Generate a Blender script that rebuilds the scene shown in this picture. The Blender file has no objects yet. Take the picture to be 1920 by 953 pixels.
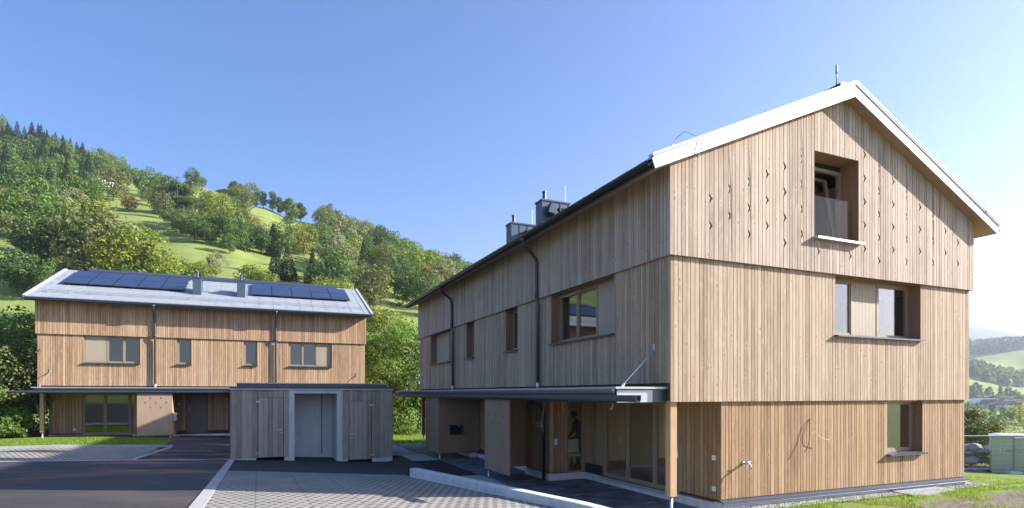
import bpy, bmesh, math, random
import numpy as np
from mathutils import Vector, noise as mnoise
R=math.radians
sc=bpy.context.scene
C=sc.collection
# ------------------------------------------------------------ camera, sky, sun
EYE=2.4                      # height of the lens above the terrace of the right-hand house
cam_d=bpy.data.cameras.new('camera'); cam=bpy.data.objects.new('camera',cam_d); C.objects.link(cam)
cam.location=(0,0,EYE); cam.rotation_euler=(R(90),0,0)
cam_d.sensor_width=36; cam_d.lens=36*1088/1920; cam_d.shift_y=0.1362
cam_d.clip_start=.1; cam_d.clip_end=20000
sc.camera=cam
SUN_EL,SUN_AZ=25.2,86.2      # azimuth clockwise from +Y
w=bpy.data.worlds.new('World'); sc.world=w; w.use_nodes=True
nt=w.node_tree; bg=nt.nodes['Background']
sky=nt.nodes.new('ShaderNodeTexSky'); sky.sky_type='NISHITA'; sky.sun_disc=False
sky.sun_elevation=R(SUN_EL); sky.sun_rotation=R(SUN_AZ); sky.altitude=800
sky.air_density=1.0; sky.dust_density=2.3; sky.ozone_density=3.2
hs=nt.nodes.new('ShaderNodeHueSaturation'); hs.inputs['Saturation'].default_value=1.22; mm=nt.nodes.new('ShaderNodeMix'); mm.data_type='RGBA'; mm.blend_type='MULTIPLY'; mm.inputs[0].default_value=1; mm.inputs[7].default_value=(1.08,.95,1.05,1); nt.links.new(sky.outputs[0],hs.inputs['Color']); nt.links.new(hs.outputs[0],mm.inputs[6]); nt.links.new(mm.outputs[2],bg.inputs[0]); bg.inputs[1].default_value=0.098
sd=bpy.data.lights.new('sun','SUN'); so=bpy.data.objects.new('sun',sd); C.objects.link(so)
sd.energy=5.0; sd.angle=R(.55); sd.color=(1,.95,.87)
sv=Vector((math.sin(R(SUN_AZ))*math.cos(R(SUN_EL)),math.cos(R(SUN_AZ))*math.cos(R(SUN_EL)),math.sin(R(SUN_EL))))
so.rotation_euler=sv.to_track_quat('Z','Y').to_euler(); so.location=(60,0,60)
vs=sc.view_settings; vs.view_transform='Standard'; vs.look='None'; vs.exposure=1.42; vs.gamma=1; vs.use_curve_mapping=False
cy=sc.cycles; cy.use_denoising=True; cy.max_bounces=6; cy.diffuse_bounces=3; cy.glossy_bounces=3; cy.transmission_bounces=4
cy.transparent_max_bounces=12; cy.volume_bounces=0; cy.caustics_reflective=False; cy.caustics_refractive=False; cy.sample_clamp_indirect=6
# ------------------------------------------------------------ materials
MATS={}
def newmat(name):
    m=bpy.data.materials.new(name); m.use_nodes=True; t=m.node_tree; t.nodes.clear()
    o=t.nodes.new('ShaderNodeOutputMaterial'); b=t.nodes.new('ShaderNodeBsdfPrincipled'); t.links.new(b.outputs[0],o.inputs[0])
    MATS[name]=m; return m,t,b,o
def nd(t,kind,**kw):
    n=t.nodes.new(kind)
    for k,v in kw.items():
        if k.startswith('i_'):
            k=k[2:]; n.inputs[int(k) if k.isdigit() else k].default_value=v
        else: setattr(n,k,v)
    return n
def ramp(t,src,stops):
    r=t.nodes.new('ShaderNodeValToRGB'); e=r.color_ramp.elements
    while len(e)<len(stops): e.new(.5)
    for i,(p,c) in enumerate(stops): e[i].position=p; e[i].color=(*c,1) if len(c)==3 else c
    t.links.new(src,r.inputs[0]); return r
def mixc(t,fac,a,b,mode='MIX'):
    m=t.nodes.new('ShaderNodeMix'); m.data_type='RGBA'; m.blend_type=mode
    for s,v in ((0,fac),(6,a),(7,b)):
        if hasattr(v,'is_linked') or hasattr(v,'links'): t.links.new(v,m.inputs[s])
        elif s==0: m.inputs[0].default_value=v
        else: m.inputs[s].default_value=(*v,1)
    return m.outputs[2]
def math_(t,op,a,b=None,c=None):
    m=t.nodes.new('ShaderNodeMath'); m.operation=op
    for i,v in enumerate((a,b,c)):
        if v is None: continue
        if isinstance(v,(int,float)): m.inputs[i].default_value=v
        else: t.links.new(v,m.inputs[i])
    return m.outputs[0]
def bump(t,b,h,s=.3,d=.01):
    n=nd(t,'ShaderNodeBump',i_Strength=s,i_Distance=d); t.links.new(h,n.inputs['Height']); t.links.new(n.outputs[0],b.inputs['Normal'])
def wood(name,dark,light,grey=(.45,.40,.35),greyamt=.4,rough=.75,contrast=1.0,flat=False):
    m,t,b,o=newmat(name)
    tc=nd(t,'ShaderNodeTexCoord'); at=nd(t,'ShaderNodeAttribute',attribute_name='tint')
    sp=nd(t,'ShaderNodeSeparateXYZ'); t.links.new(tc.outputs['Object'],sp.inputs[0])
    off=math_(t,'MULTIPLY',at.outputs['Fac'],57.3)
    cmb=nd(t,'ShaderNodeCombineXYZ')
    t.links.new(math_(t,'ADD',sp.outputs[0],off),cmb.inputs[0]); t.links.new(math_(t,'ADD',sp.outputs[1],off),cmb.inputs[1])
    t.links.new(math_(t,'ADD',math_(t,'MULTIPLY',sp.outputs[2],.085),off),cmb.inputs[2])
    n1=nd(t,'ShaderNodeTexNoise',i_Scale=26.,i_Detail=5.,i_Roughness=.65); t.links.new(cmb.outputs[0],n1.inputs['Vector'])
    cmb2=nd(t,'ShaderNodeCombineXYZ')
    t.links.new(math_(t,'ADD',sp.outputs[0],off),cmb2.inputs[0]); t.links.new(math_(t,'ADD',sp.outputs[1],off),cmb2.inputs[1])
    t.links.new(math_(t,'ADD',math_(t,'MULTIPLY',sp.outputs[2],.55),off),cmb2.inputs[2])
    n2=nd(t,'ShaderNodeTexNoise',i_Scale=1.7,i_Detail=4.,i_Roughness=.6); t.links.new(cmb2.outputs[0],n2.inputs['Vector'])
    vo=nd(t,'ShaderNodeTexVoronoi',i_Scale=5.2); t.links.new(cmb2.outputs[0],vo.inputs['Vector'])
    f=math_(t,'ADD',math_(t,'MULTIPLY',math_(t,'SUBTRACT',n1.outputs['Fac'],.5),1.5*contrast),math_(t,'MULTIPLY',math_(t,'SUBTRACT',at.outputs['Fac'],.5),.80*contrast))
    f=math_(t,'ADD',f,math_(t,'MULTIPLY',math_(t,'SUBTRACT',n2.outputs['Fac'],.5),.9))
    f=math_(t,'ADD',f,.5); 
    r=ramp(t,f,[(0,dark),(1,light)])
    # knots: dark core with a pale halo
    k=ramp(t,vo.outputs['Distance'],[(.0,(1,1,1)),(.07,(.9,.9,.9)),(.13,(0,0,0)),(1,(0,0,0))])
    halo=ramp(t,vo.outputs['Distance'],[(.10,(0,0,0)),(.16,(1,1,1)),(.25,(0,0,0)),(1,(0,0,0))])
    c=mixc(t,math_(t,'MULTIPLY',n2.outputs['Fac'],greyamt*2*.5),r.outputs[0],grey)
    c=mixc(t,math_(t,'MULTIPLY',halo.outputs[0],.30),c,tuple(min(.8,x*1.25) for x in light))
    c=mixc(t,math_(t,'MULTIPLY',k.outputs[0],.55),c,tuple(x*.55 for x in dark))
    t.links.new(c,b.inputs['Base Color']); b.inputs['Roughness'].default_value=rough
    b.inputs['Specular IOR Level'].default_value=.25
    bump(t,b,n1.outputs['Fac'],.25,.004)
    return m
wood('clad_upper',(.25,.165,.105),(.545,.43,.325),(.50,.44,.37),.6)
wood('clad_mid',(.25,.16,.092),(.53,.40,.275),(.48,.40,.31),.45)
wood('clad_low',(.228,.13,.063),(.468,.307,.172),(.44,.33,.23),.25)
wood('clad_warm',(.305,.18,.098),(.59,.40,.245),(.50,.38,.28),.2)
wood('clad_grey',(.24,.185,.135),(.52,.42,.32),(.42,.37,.31),.5)
wood('plywood',(.23,.135,.085),(.42,.27,.175),(.36,.28,.21),.35,contrast=.6)
wood('plywood_warm',(.34,.22,.15),(.48,.33,.235),(.42,.34,.28),.3,contrast=.5)
wood('reveal_wood',(.22,.125,.07),(.34,.205,.125),(.3,.22,.16),.2,contrast=.6)
wood('post_wood',(.40,.24,.13),(.60,.40,.24),(.5,.4,.3),.1,contrast=.6)
wood('soffit_wood',(.28,.18,.11),(.42,.29,.19),(.4,.3,.2),.2,contrast=.6)
def simple(name,col,rough=.6,metal=0.,nscale=0,namt=.15,spec=.5,bmp=0):
    m,t,b,o=newmat(name)
    b.inputs['Roughness'].default_value=rough; b.inputs['Metallic'].default_value=metal; b.inputs['Specular IOR Level'].default_value=spec
    if nscale:
        tc=nd(t,'ShaderNodeTexCoord'); n=nd(t,'ShaderNodeTexNoise',i_Scale=nscale,i_Detail=6.,i_Roughness=.65)
        t.links.new(tc.outputs['Object'],n.inputs['Vector'])
        r=ramp(t,n.outputs['Fac'],[(.25,tuple(c*(1-namt) for c in col)),(.75,tuple(min(1,c*(1+namt)) for c in col))])
        t.links.new(r.outputs[0],b.inputs['Base Color'])
        if bmp: bump(t,b,n.outputs['Fac'],bmp,.01)
    else: b.inputs['Base Color'].default_value=(*col,1)
    return m
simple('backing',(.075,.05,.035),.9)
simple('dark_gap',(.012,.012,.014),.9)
simple('metal_dark',(.085,.10,.13),.42,.55,3,.12)
simple('metal_blue',(.10,.125,.17),.40,.5,2,.1)
simple('metal_light',(.45,.47,.50),.38,.35,1.5,.06)
simple('metal_white',(.56,.57,.59),.45,.3,1.5,.05)
simple('roof_sheet',(.34,.36,.38),.55,.15,2.2,.14)
simple('zinc',(.55,.57,.6),.35,.8,4,.1)
simple('gutter_dark',(.05,.055,.065),.35,.6,4,.2)
simple('frame_wood',(.30,.235,.165),.5,0,8,.1)
simple('frame_dark',(.10,.085,.065),.5,0,8,.1)
simple('shutter',(.44,.37,.275),.6,0,4,.05)
simple('door_brown',(.145,.125,.10),.5,0,4,.05)
simple('white_paint',(.78,.77,.74),.6)
simple('plaster',(.74,.66,.52),.9,0,2,.03)
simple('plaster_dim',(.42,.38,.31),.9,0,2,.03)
simple('floor_wood',(.34,.21,.13),.45,0,5,.2)
simple('steel',(.62,.63,.65),.3,.9)
simple('black_box',(.02,.022,.028),.35)
simple('skin',(.22,.13,.09),.6)
simple('shirt',(.045,.04,.04),.9,0,30,.2)
simple('hair',(.02,.015,.012),.8)
simple('box_white',(.72,.72,.68),.6,0,10,.05)
simple('box_green',(.25,.36,.14),.7)
simple('container_green',(.55,.60,.45),.55,0,1.5,.12)
simple('rope',(.62,.56,.44),.8)
simple('cable_dark',(.05,.04,.035),.7)
simple('sign_white',(.62,.64,.62),.6)
simple('sign_ink',(.13,.14,.17),.7)
simple('mesh_steel',(.3,.31,.31),.5,.5)
simple('house_white',(.62,.60,.56),.8)
simple('house_wood',(.16,.10,.06),.8)
simple('house_roof',(.16,.13,.12),.8,0,.5,.2)
simple('roof_pale',(.45,.46,.5),.6)
simple('bark',(.16,.13,.10),.9,0,6,.35)
simple('bark_pale',(.42,.38,.31),.9,0,8,.3)
simple('mailbox_grey',(.5,.5,.5),.4,.3)
# concrete
def concrete(name,col,stain=.25):
    m,t,b,o=newmat(name); tc=nd(t,'ShaderNodeTexCoord')
    n=nd(t,'ShaderNodeTexNoise',i_Scale=1.6,i_Detail=8.,i_Roughness=.7); t.links.new(tc.outputs['Object'],n.inputs['Vector'])
    mp=nd(t,'ShaderNodeMapping'); mp.inputs['Scale'].default_value=(9,9,.7); t.links.new(tc.outputs['Object'],mp.inputs[0])
    n2=nd(t,'ShaderNodeTexNoise',i_Scale=1.,i_Detail=4.); t.links.new(mp.outputs[0],n2.inputs['Vector'])
    v=nd(t,'ShaderNodeTexVoronoi',i_Scale=60.); t.links.new(tc.outputs['Object'],v.inputs['Vector'])
    r=ramp(t,n.outputs['Fac'],[(.3,tuple(c*(1-stain) for c in col)),(.7,tuple(min(1,c*(1+stain*.5)) for c in col))])
    c=mixc(t,math_(t,'MULTIPLY',ramp(t,n2.outputs['Fac'],[(.45,(0,0,0)),(.7,(1,1,1))]).outputs[0],.35),r.outputs[0],tuple(c*.62 for c in col))
    p=ramp(t,v.outputs['Distance'],[(0,(1,1,1)),(.12,(0,0,0)),(1,(0,0,0))])
    c=mixc(t,math_(t,'MULTIPLY',p.outputs[0],.5),c,tuple(c*.5 for c in col))
    t.links.new(c,b.inputs['Base Color']); b.inputs['Roughness'].default_value=.85; bump(t,b,n.outputs['Fac'],.2,.01)
concrete('concrete',(.72,.72,.70),.12); concrete('concrete_pale',(.68,.67,.64),.12); concrete('kerb_stone',(.40,.40,.39),.15); concrete('slab_grey',(.36,.37,.38),.15)
# glass
m,t,b,o=newmat('glass'); t.nodes.remove(b)
fr=nd(t,'ShaderNodeLayerWeight',i_Blend=.5); gl=nd(t,'ShaderNodeBsdfGlossy'); gl.inputs['Roughness'].default_value=.0; gl.inputs['Color'].default_value=(.9,.93,.97,1)
tr=nd(t,'ShaderNodeBsdfTransparent'); tr.inputs['Color'].default_value=(.93,.95,.94,1)
mx=nd(t,'ShaderNodeMixShader'); t.links.new(math_(t,'ADD',math_(t,'MULTIPLY',math_(t,'POWER',fr.outputs['Facing'],3.),.75),.075),mx.inputs[0]); t.links.new(tr.outputs[0],mx.inputs[1]); t.links.new(gl.outputs[0],mx.inputs[2]); t.links.new(mx.outputs[0],o.inputs[0])
m,t,b,o=newmat('glass_clear'); t.nodes.remove(b)
gl=nd(t,'ShaderNodeBsdfGlossy'); gl.inputs['Roughness'].default_value=.0
tr=nd(t,'ShaderNodeBsdfTransparent'); tr.inputs['Color'].default_value=(.93,.96,.95,1); fr=nd(t,'ShaderNodeLayerWeight',i_Blend=.5)
mx=nd(t,'ShaderNodeMixShader'); t.links.new(math_(t,'ADD',math_(t,'MULTIPLY',math_(t,'POWER',fr.outputs['Facing'],4.),.4),.012),mx.inputs[0]); t.links.new(tr.outputs[0],mx.inputs[1]); t.links.new(gl.outputs[0],mx.inputs[2]); t.links.new(mx.outputs[0],o.inputs[0])
# solar cells
m,t,b,o=newmat('solar_cells'); tc=nd(t,'ShaderNodeTexCoord')
n=nd(t,'ShaderNodeTexNoise',i_Scale=.8,i_Detail=3.); t.links.new(tc.outputs['Object'],n.inputs['Vector'])
t.links.new(ramp(t,n.outputs['Fac'],[(.3,(.014,.02,.055)),(.7,(.022,.03,.08))]).outputs[0],b.inputs['Base Color'])
b.inputs['Roughness'].default_value=.22; b.inputs['Specular IOR Level'].default_value=.7
# asphalt
def asphalt(name,col,stains=False):
    m,t,b,o=newmat(name); tc=nd(t,'ShaderNodeTexCoord'); g=tc.outputs['Object']
    n=nd(t,'ShaderNodeTexNoise',i_Scale=.55,i_Detail=7.,i_Roughness=.68); t.links.new(g,n.inputs['Vector'])
    f=nd(t,'ShaderNodeTexNoise',i_Scale=70.,i_Detail=4.,i_Roughness=.8); t.links.new(g,f.inputs['Vector'])
    v=nd(t,'ShaderNodeTexVoronoi',i_Scale=7.); t.links.new(g,v.inputs['Vector'])
    r=ramp(t,n.outputs['Fac'],[(.25,tuple(c*.75 for c in col)),(.75,tuple(c*1.4 for c in col))])
    c=mixc(t,.85,r.outputs[0],ramp(t,f.outputs['Fac'],[(.3,(.3,.3,.3)),(.5,(.8,.8,.8)),(.75,(2.1,2.1,2.05))]).outputs[0],'MULTIPLY')
    p=ramp(t,v.outputs['Distance'],[(0,(1,1,1)),(.035,(0,0,0)),(1,(0,0,0))])
    c=mixc(t,math_(t,'MULTIPLY',p.outputs[0],.75),c,(.45,.43,.40))
    if stains:
        mp=nd(t,'ShaderNodeMapping'); mp.inputs['Scale'].default_value=(.42,.8,1); mp.inputs['Location'].default_value=(3.1,.4,0); t.links.new(g,mp.inputs[0])
        n3=nd(t,'ShaderNodeTexNoise',i_Scale=1.,i_Detail=6.,i_Roughness=.6); t.links.new(mp.outputs[0],n3.inputs['Vector'])
        sp=nd(t,'ShaderNodeSeparateXYZ'); t.links.new(g,sp.inputs[0])
        gy=ramp(t,math_(t,'ADD',math_(t,'MULTIPLY',sp.outputs[1],.08),0),[(.30,(.15,.15,.15)),(.85,(1,1,1)),(1,(1,1,1))])
        gx=ramp(t,math_(t,'ADD',math_(t,'MULTIPLY',sp.outputs[0],.1),1.55),[(.1,(.1,.1,.1)),(.6,(1,1,1))])
        s=ramp(t,n3.outputs['Fac'],[(.50,(0,0,0)),(.64,(1,1,1))])
        fac=math_(t,'MULTIPLY',math_(t,'MULTIPLY',s.outputs[0],gy.outputs[0]),gx.outputs[0])
        c=mixc(t,math_(t,'MULTIPLY',fac,.85),c,(.32,.18,.095))
    t.links.new(c,b.inputs['Base Color']); b.inputs['Roughness'].default_value=.8; b.inputs['Specular IOR Level'].default_value=.4
    bump(t,b,f.outputs['Fac'],.6,.01)
asphalt('asphalt_road',(.050,.048,.053),True); asphalt('asphalt_dark',(.030,.033,.040)); asphalt('mat_black',(.014,.015,.018))
# turf-block pavers: pale concrete with staggered dark gravel holes
m,t,b,o=newmat('grid_pavers'); tc=nd(t,'ShaderNodeTexCoord')
sp=nd(t,'ShaderNodeSeparateXYZ'); t.links.new(tc.outputs['Object'],sp.inputs[0])
nz=nd(t,'ShaderNodeTexNoise',i_Scale=3.,i_Detail=3.); t.links.new(tc.outputs['Object'],nz.inputs['Vector'])
wob=math_(t,'MULTIPLY',math_(t,'SUBTRACT',nz.outputs['Fac'],.5),.10)
yy=math_(t,'ADD',math_(t,'DIVIDE',sp.outputs[1],.205),wob); row=math_(t,'FLOOR',yy)
xx=math_(t,'ADD',math_(t,'DIVIDE',sp.outputs[0],.165),math_(t,'MULTIPLY',math_(t,'MODULO',math_(t,'ABSOLUTE',row),2.),.5))
fx=math_(t,'ABSOLUTE',math_(t,'SUBTRACT',math_(t,'FRACT',xx),.5)); fy=math_(t,'ABSOLUTE',math_(t,'SUBTRACT',math_(t,'FRACT',yy),.5))
dd=math_(t,'ADD',math_(t,'MULTIPLY',fx,1.55),math_(t,'MULTIPLY',fy,1.6))
fn=nd(t,'ShaderNodeTexNoise',i_Scale=45.,i_Detail=4.,i_Roughness=.7); t.links.new(tc.outputs['Object'],fn.inputs['Vector'])
dd=math_(t,'ADD',dd,math_(t,'MULTIPLY',math_(t,'SUBTRACT',fn.outputs['Fac'],.5),.28))
hole=ramp(t,dd,[(.50,(1,1,1)),(.60,(0,0,0))])
# joints between the blocks
jx=math_(t,'ABSOLUTE',math_(t,'SUBTRACT',math_(t,'FRACT',math_(t,'DIVIDE',sp.outputs[0],.8)),.5)); jy=math_(t,'ABSOLUTE',math_(t,'SUBTRACT',math_(t,'FRACT',math_(t,'DIVIDE',sp.outputs[1],.5)),.5))
jj=ramp(t,math_(t,'MAXIMUM',jx,jy),[(.486,(0,0,0)),(.492,(1,1,1))])
big=nd(t,'ShaderNodeTexNoise',i_Scale=.8,i_Detail=6.,i_Roughness=.7); t.links.new(tc.outputs['Object'],big.inputs['Vector'])
base=ramp(t,math_(t,'ADD',math_(t,'MULTIPLY',big.outputs['Fac'],.7),math_(t,'MULTIPLY',fn.outputs['Fac'],.3)),[(.3,(.21,.19,.16)),(.7,(.41,.38,.325))])
gr=ramp(t,fn.outputs['Fac'],[(.3,(.035,.032,.03)),(.7,(.12,.11,.10))])
c=mixc(t,hole.outputs[0],base.outputs[0],gr.outputs[0]); c=mixc(t,math_(t,'MULTIPLY',jj.outputs[0],.7),c,(.10,.09,.08))
t.links.new(c,b.inputs['Base Color']); b.inputs['Roughness'].default_value=.9
bump(t,b,math_(t,'SUBTRACT',1.,hole.outputs[0]),.8,.03)
# terrace paving: slabs of varied slate tones
m,t,b,o=newmat('terrace_slabs'); tc=nd(t,'ShaderNodeTexCoord')
mp=nd(t,'ShaderNodeMapping'); t.links.new(tc.outputs['Object'],mp.inputs[0])
bk=nd(t,'ShaderNodeTexBrick',offset=.37,squash=1.); bk.inputs['Scale'].default_value=1.; bk.inputs['Mortar Size'].default_value=.004
bk.inputs['Brick Width'].default_value=.42; bk.inputs['Row Height'].default_value=.21; bk.inputs['Bias'].default_value=0
bk.inputs['Color1'].default_value=(.075,.085,.105,1); bk.inputs['Color2'].default_value=(.22,.235,.26,1); bk.inputs['Mortar'].default_value=(.05,.05,.055,1)
t.links.new(mp.outputs[0],bk.inputs['Vector'])
n=nd(t,'ShaderNodeTexNoise',i_Scale=3.,i_Detail=5.); t.links.new(tc.outputs['Object'],n.inputs['Vector'])
c=mixc(t,.8,bk.outputs['Color'],ramp(t,n.outputs['Fac'],[(.3,(.55,.55,.55)),(.7,(1.35,1.35,1.35))]).outputs[0],'MULTIPLY')
t.links.new(c,b.inputs['Base Color']); b.inputs['Roughness'].default_value=.6
# ground: meadow grass, dirt near the right house
def grassmat(name,dirt=False,c0=(.10,.155,.022),c1=(.20,.30,.045)):
    m,t,b,o=newmat(name); g=nd(t,'ShaderNodeNewGeometry').outputs['Position']
    n=nd(t,'ShaderNodeTexNoise',i_Scale=.06,i_Detail=8.,i_Roughness=.65); t.links.new(g,n.inputs['Vector'])
    f=nd(t,'ShaderNodeTexNoise',i_Scale=2.2,i_Detail=6.,i_Roughness=.75); t.links.new(g,f.inputs['Vector'])
    k=math_(t,'ADD',math_(t,'MULTIPLY',n.outputs['Fac'],.5),math_(t,'MULTIPLY',f.outputs['Fac'],.5))
    r=ramp(t,k,[(.34,c0),(.62,c1)]); c=r.outputs[0]
    wv=nd(t,'ShaderNodeTexNoise',i_Scale=.018,i_Detail=5.,i_Roughness=.6); t.links.new(g,wv.inputs['Vector'])
    c=mixc(t,math_(t,'MULTIPLY',ramp(t,wv.outputs['Fac'],[(.45,(0,0,0)),(.62,(1,1,1))]).outputs[0],.3),c,(.28,.29,.10))
    sz=nd(t,'ShaderNodeSeparateXYZ'); t.links.new(g,sz.inputs[0])
    st=math_(t,'SINE',math_(t,'ADD',math_(t,'MULTIPLY',sz.outputs[2],1.9),math_(t,'MULTIPLY',wv.outputs['Fac'],26.)))
    c=mixc(t,math_(t,'MULTIPLY',math_(t,'ADD',math_(t,'MULTIPLY',st,.5),.5),.30),c,tuple(x*.62 for x in c1))
    if dirt:
        at=nd(t,'ShaderNodeAttribute',attribute_name='dirt')
        d=nd(t,'ShaderNodeTexNoise',i_Scale=9.,i_Detail=8.,i_Roughness=.8); t.links.new(g,d.inputs['Vector'])
        e=nd(t,'ShaderNodeTexNoise',i_Scale=1.1,i_Detail=5.,i_Roughness=.7); t.links.new(g,e.inputs['Vector'])
        dc=ramp(t,d.outputs['Fac'],[(.3,(.10,.075,.055)),(.5,(.22,.175,.14)),(.72,(.42,.37,.32))])
        fac=ramp(t,math_(t,'ADD',at.outputs['Fac'],math_(t,'MULTIPLY',math_(t,'SUBTRACT',e.outputs['Fac'],.5),.9)),[(.45,(0,0,0)),(.6,(1,1,1))])
        c=mixc(t,fac.outputs[0],c,dc.outputs[0])
        bump(t,b,d.outputs['Fac'],1.,.05)
    t.links.new(c,b.inputs['Base Color']); b.inputs['Roughness'].default_value=.95; b.inputs['Specular IOR Level'].default_value=.1
grassmat('meadow',True,(.13,.175,.045),(.29,.36,.10)); 
simple('gravel',(.40,.38,.35),.9,0,28,.6,bmp=.8)
simple('rock',(.30,.29,.28),.9,0,2.5,.4,bmp=.6)
simple('rock_dark',(.17,.165,.16),.9,0,2.5,.4,bmp=.6)
simple('mountain',(.09,.12,.07),1.,0,.004,.5,spec=0)
def leafmat(name,a,b_,trans=.35,warm=None):
    m,t,b,o=newmat(name); at=nd(t,'ShaderNodeAttribute',attribute_name='tint'); oi=nd(t,'ShaderNodeObjectInfo')
    r=ramp(t,at.outputs['Fac'],[(0,a),(1,b_)])
    c=mixc(t,math_(t,'MULTIPLY',oi.outputs['Random'],.6),r.outputs[0],warm or tuple(x*1.2 for x in b_))
    b.inputs['Roughness'].default_value=.6; b.inputs['Specular IOR Level'].default_value=.25
    t.links.new(c,b.inputs['Base Color'])
    tl=nd(t,'ShaderNodeBsdfTranslucent'); t.links.new(mixc(t,1.,c,(1.25,1.3,.6),'MULTIPLY'),tl.inputs['Color'])
    mx=nd(t,'ShaderNodeMixShader'); mx.inputs[0].default_value=trans
    t.links.new(b.outputs[0],mx.inputs[1]); t.links.new(tl.outputs[0],mx.inputs[2]); t.links.new(mx.outputs[0],o.inputs[0])
leafmat('leaf_green',(0.058,0.099,0.026),(0.161,0.238,0.064)); leafmat('leaf_bright',(0.125,0.183,0.031),(0.278,0.360,0.082),warm=(.26,.25,.05))
leafmat('leaf_olive',(0.097,0.115,0.042),(0.235,0.255,0.104),warm=(.15,.16,.06)); leafmat('leaf_autumn',(0.207,0.158,0.049),(0.459,0.324,0.095),warm=(.17,.17,.045))
leafmat('leaf_dark',(0.039,0.073,0.028),(0.107,0.169,0.058)); leafmat('needle',(0.030,0.061,0.030),(0.095,0.149,0.074),.12,warm=(.04,.07,.035))
leafmat('leaf_fresh',(0.086,0.146,0.031),(0.214,0.325,0.082),.4,warm=(.14,.22,.05)); leafmat('leaf_pale',(0.182,0.194,0.109),(0.392,0.392,0.243),warm=(.2,.2,.12))
leafmat('grass_blade',(0.129,0.188,0.030),(0.297,0.396,0.077),.45,warm=(.2,.3,.04))
M=lambda n:MATS[n]
# ------------------------------------------------------------ helpers
class MB:
    """collects polygons; build() links them as ONE mesh object"""
    def __init__(s,map_=None): s.v=[];s.f=[];s.m=[];s.t=[];s.map=map_ or (lambda a,b,c:(a,b,c))
    def poly(s,pts,mat=0,tint=.5):
        i=len(s.v); s.v+=[s.map(*p) for p in pts]; s.f.append(tuple(range(i,i+len(pts)))); s.m.append(mat); s.t.append(tint)
    def mesh(s,vs_,fs,mat=0,tint=.5,raw=False):
        i=len(s.v); s.v+=[(tuple(p) if raw else s.map(*p)) for p in vs_]
        for f in fs: s.f.append(tuple(i+k for k in f)); s.m.append(mat); s.t.append(tint)
    def box(s,a0,a1,b0,b1,c0,c1,mat=0,tint=.5):
        p=[(a,b,c) for c in (c0,c1) for a,b in ((a0,b0),(a1,b0),(a1,b1),(a0,b1))]
        s.mesh(p,[(3,2,1,0),(4,5,6,7),(0,1,5,4),(1,2,6,5),(2,3,7,6),(3,0,4,7)],mat,tint)
    def prism(s,outline,b0,b1,mat=0,tint=.5,axis=1):
        """outline in (a,c), extruded over b"""
        n=len(outline)
        mk=(lambda a,c,b:(a,b,c)) if axis==1 else (lambda a,c,b:(b,a,c))
        p=[mk(a,c,b0) for a,c in outline]+[mk(a,c,b1) for a,c in outline]
        s.mesh(p,[tuple(range(n)),tuple(range(2*n-1,n-1,-1))]+[(i,(i+1)%n,n+(i+1)%n,n+i) for i in range(n)],mat,tint)
    def tube(s,path,r,n=8,mat=0,tint=.5,cap=True):
        P=[Vector(s.map(*p)) for p in path]; rs=r if isinstance(r,(list,tuple)) else [r]*len(P); V=[];F=[]
        up=None
        for i,p in enumerate(P):
            d=((P[min(i+1,len(P)-1)]-P[max(i-1,0)])).normalized()
            if up is None: up=Vector((0,0,1)) if abs(d.z)<.9 else Vector((1,0,0))
            a=d.cross(up).normalized(); b_=a.cross(d).normalized(); up=b_
            for k in range(n):
                q=2*math.pi*k/n; V.append(tuple(p+a*math.cos(q)*rs[i]+b_*math.sin(q)*rs[i]))
        for i in range(len(P)-1):
            for k in range(n): F.append((i*n+k,i*n+(k+1)%n,(i+1)*n+(k+1)%n,(i+1)*n+k))
        if cap: F.append(tuple(range(n-1,-1,-1))); F.append(tuple((len(P)-1)*n+k for k in range(n)))
        s.mesh(V,F,mat,tint,raw=True)
    def build(s,name,mats,parent=None,smooth=False,recalc=True,bevel=0):
        me=bpy.data.meshes.new(name); me.from_pydata(s.v,[],s.f)
        for x in (mats if isinstance(mats,(list,tuple)) else [mats]): me.materials.append(M(x) if isinstance(x,str) else x)
        me.polygons.foreach_set('material_index',s.m)
        a=me.attributes.new('tint','FLOAT','FACE'); a.data.foreach_set('value',s.t)
        if recalc:
            bm=bmesh.new(); bm.from_mesh(me); bmesh.ops.recalc_face_normals(bm,faces=bm.faces[:]); bm.to_mesh(me); bm.free()
        if smooth: me.polygons.foreach_set('use_smooth',[True]*len(me.polygons))
        me.update()
        o=bpy.data.objects.new(name,me); C.objects.link(o)
        if parent: o.parent=parent
        if bevel:
            md=o.modifiers.new('b','BEVEL'); md.width=bevel; md.segments=2; md.limit_method='ANGLE'
        return o
def tag(o,label=None,cat=None,group=None,kind=None):
    if label: o['label']=label
    if cat: o['category']=cat
    if group: o['group']=group
    if kind: o['kind']=kind
    return o
def empty(name,loc,rz=0,label=None,cat=None,group=None):
    o=bpy.data.objects.new(name,None); C.objects.link(o); o.location=loc; o.rotation_euler=(0,0,rz); o.empty_display_size=.3
    return tag(o,label,cat,group)
def copy_tree(o,parent=None):
    c=o.copy(); C.objects.link(c); c.parent=parent
    for ch in o.children: copy_tree(ch,c)
    return c
# site frame: t along the gable of the right house, s into depth
TH=R(66.3); GV=Vector((math.sin(TH),math.cos(TH),0)); LV=Vector((-math.cos(TH),math.sin(TH),0)); A0=Vector((3.003,11,0)); ROTZ=math.pi/2-TH
def site(t,s,z=0): p=A0+GV*t+LV*s; return Vector((p.x,p.y,z+EYE))
def to_ts(x,y): d=Vector((x,y,0))-A0; return d.dot(GV),d.dot(LV)
def sstep(a,b,x):
    k=min(1,max(0,(x-a)/(b-a))); return k*k*(3-2*k)
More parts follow.
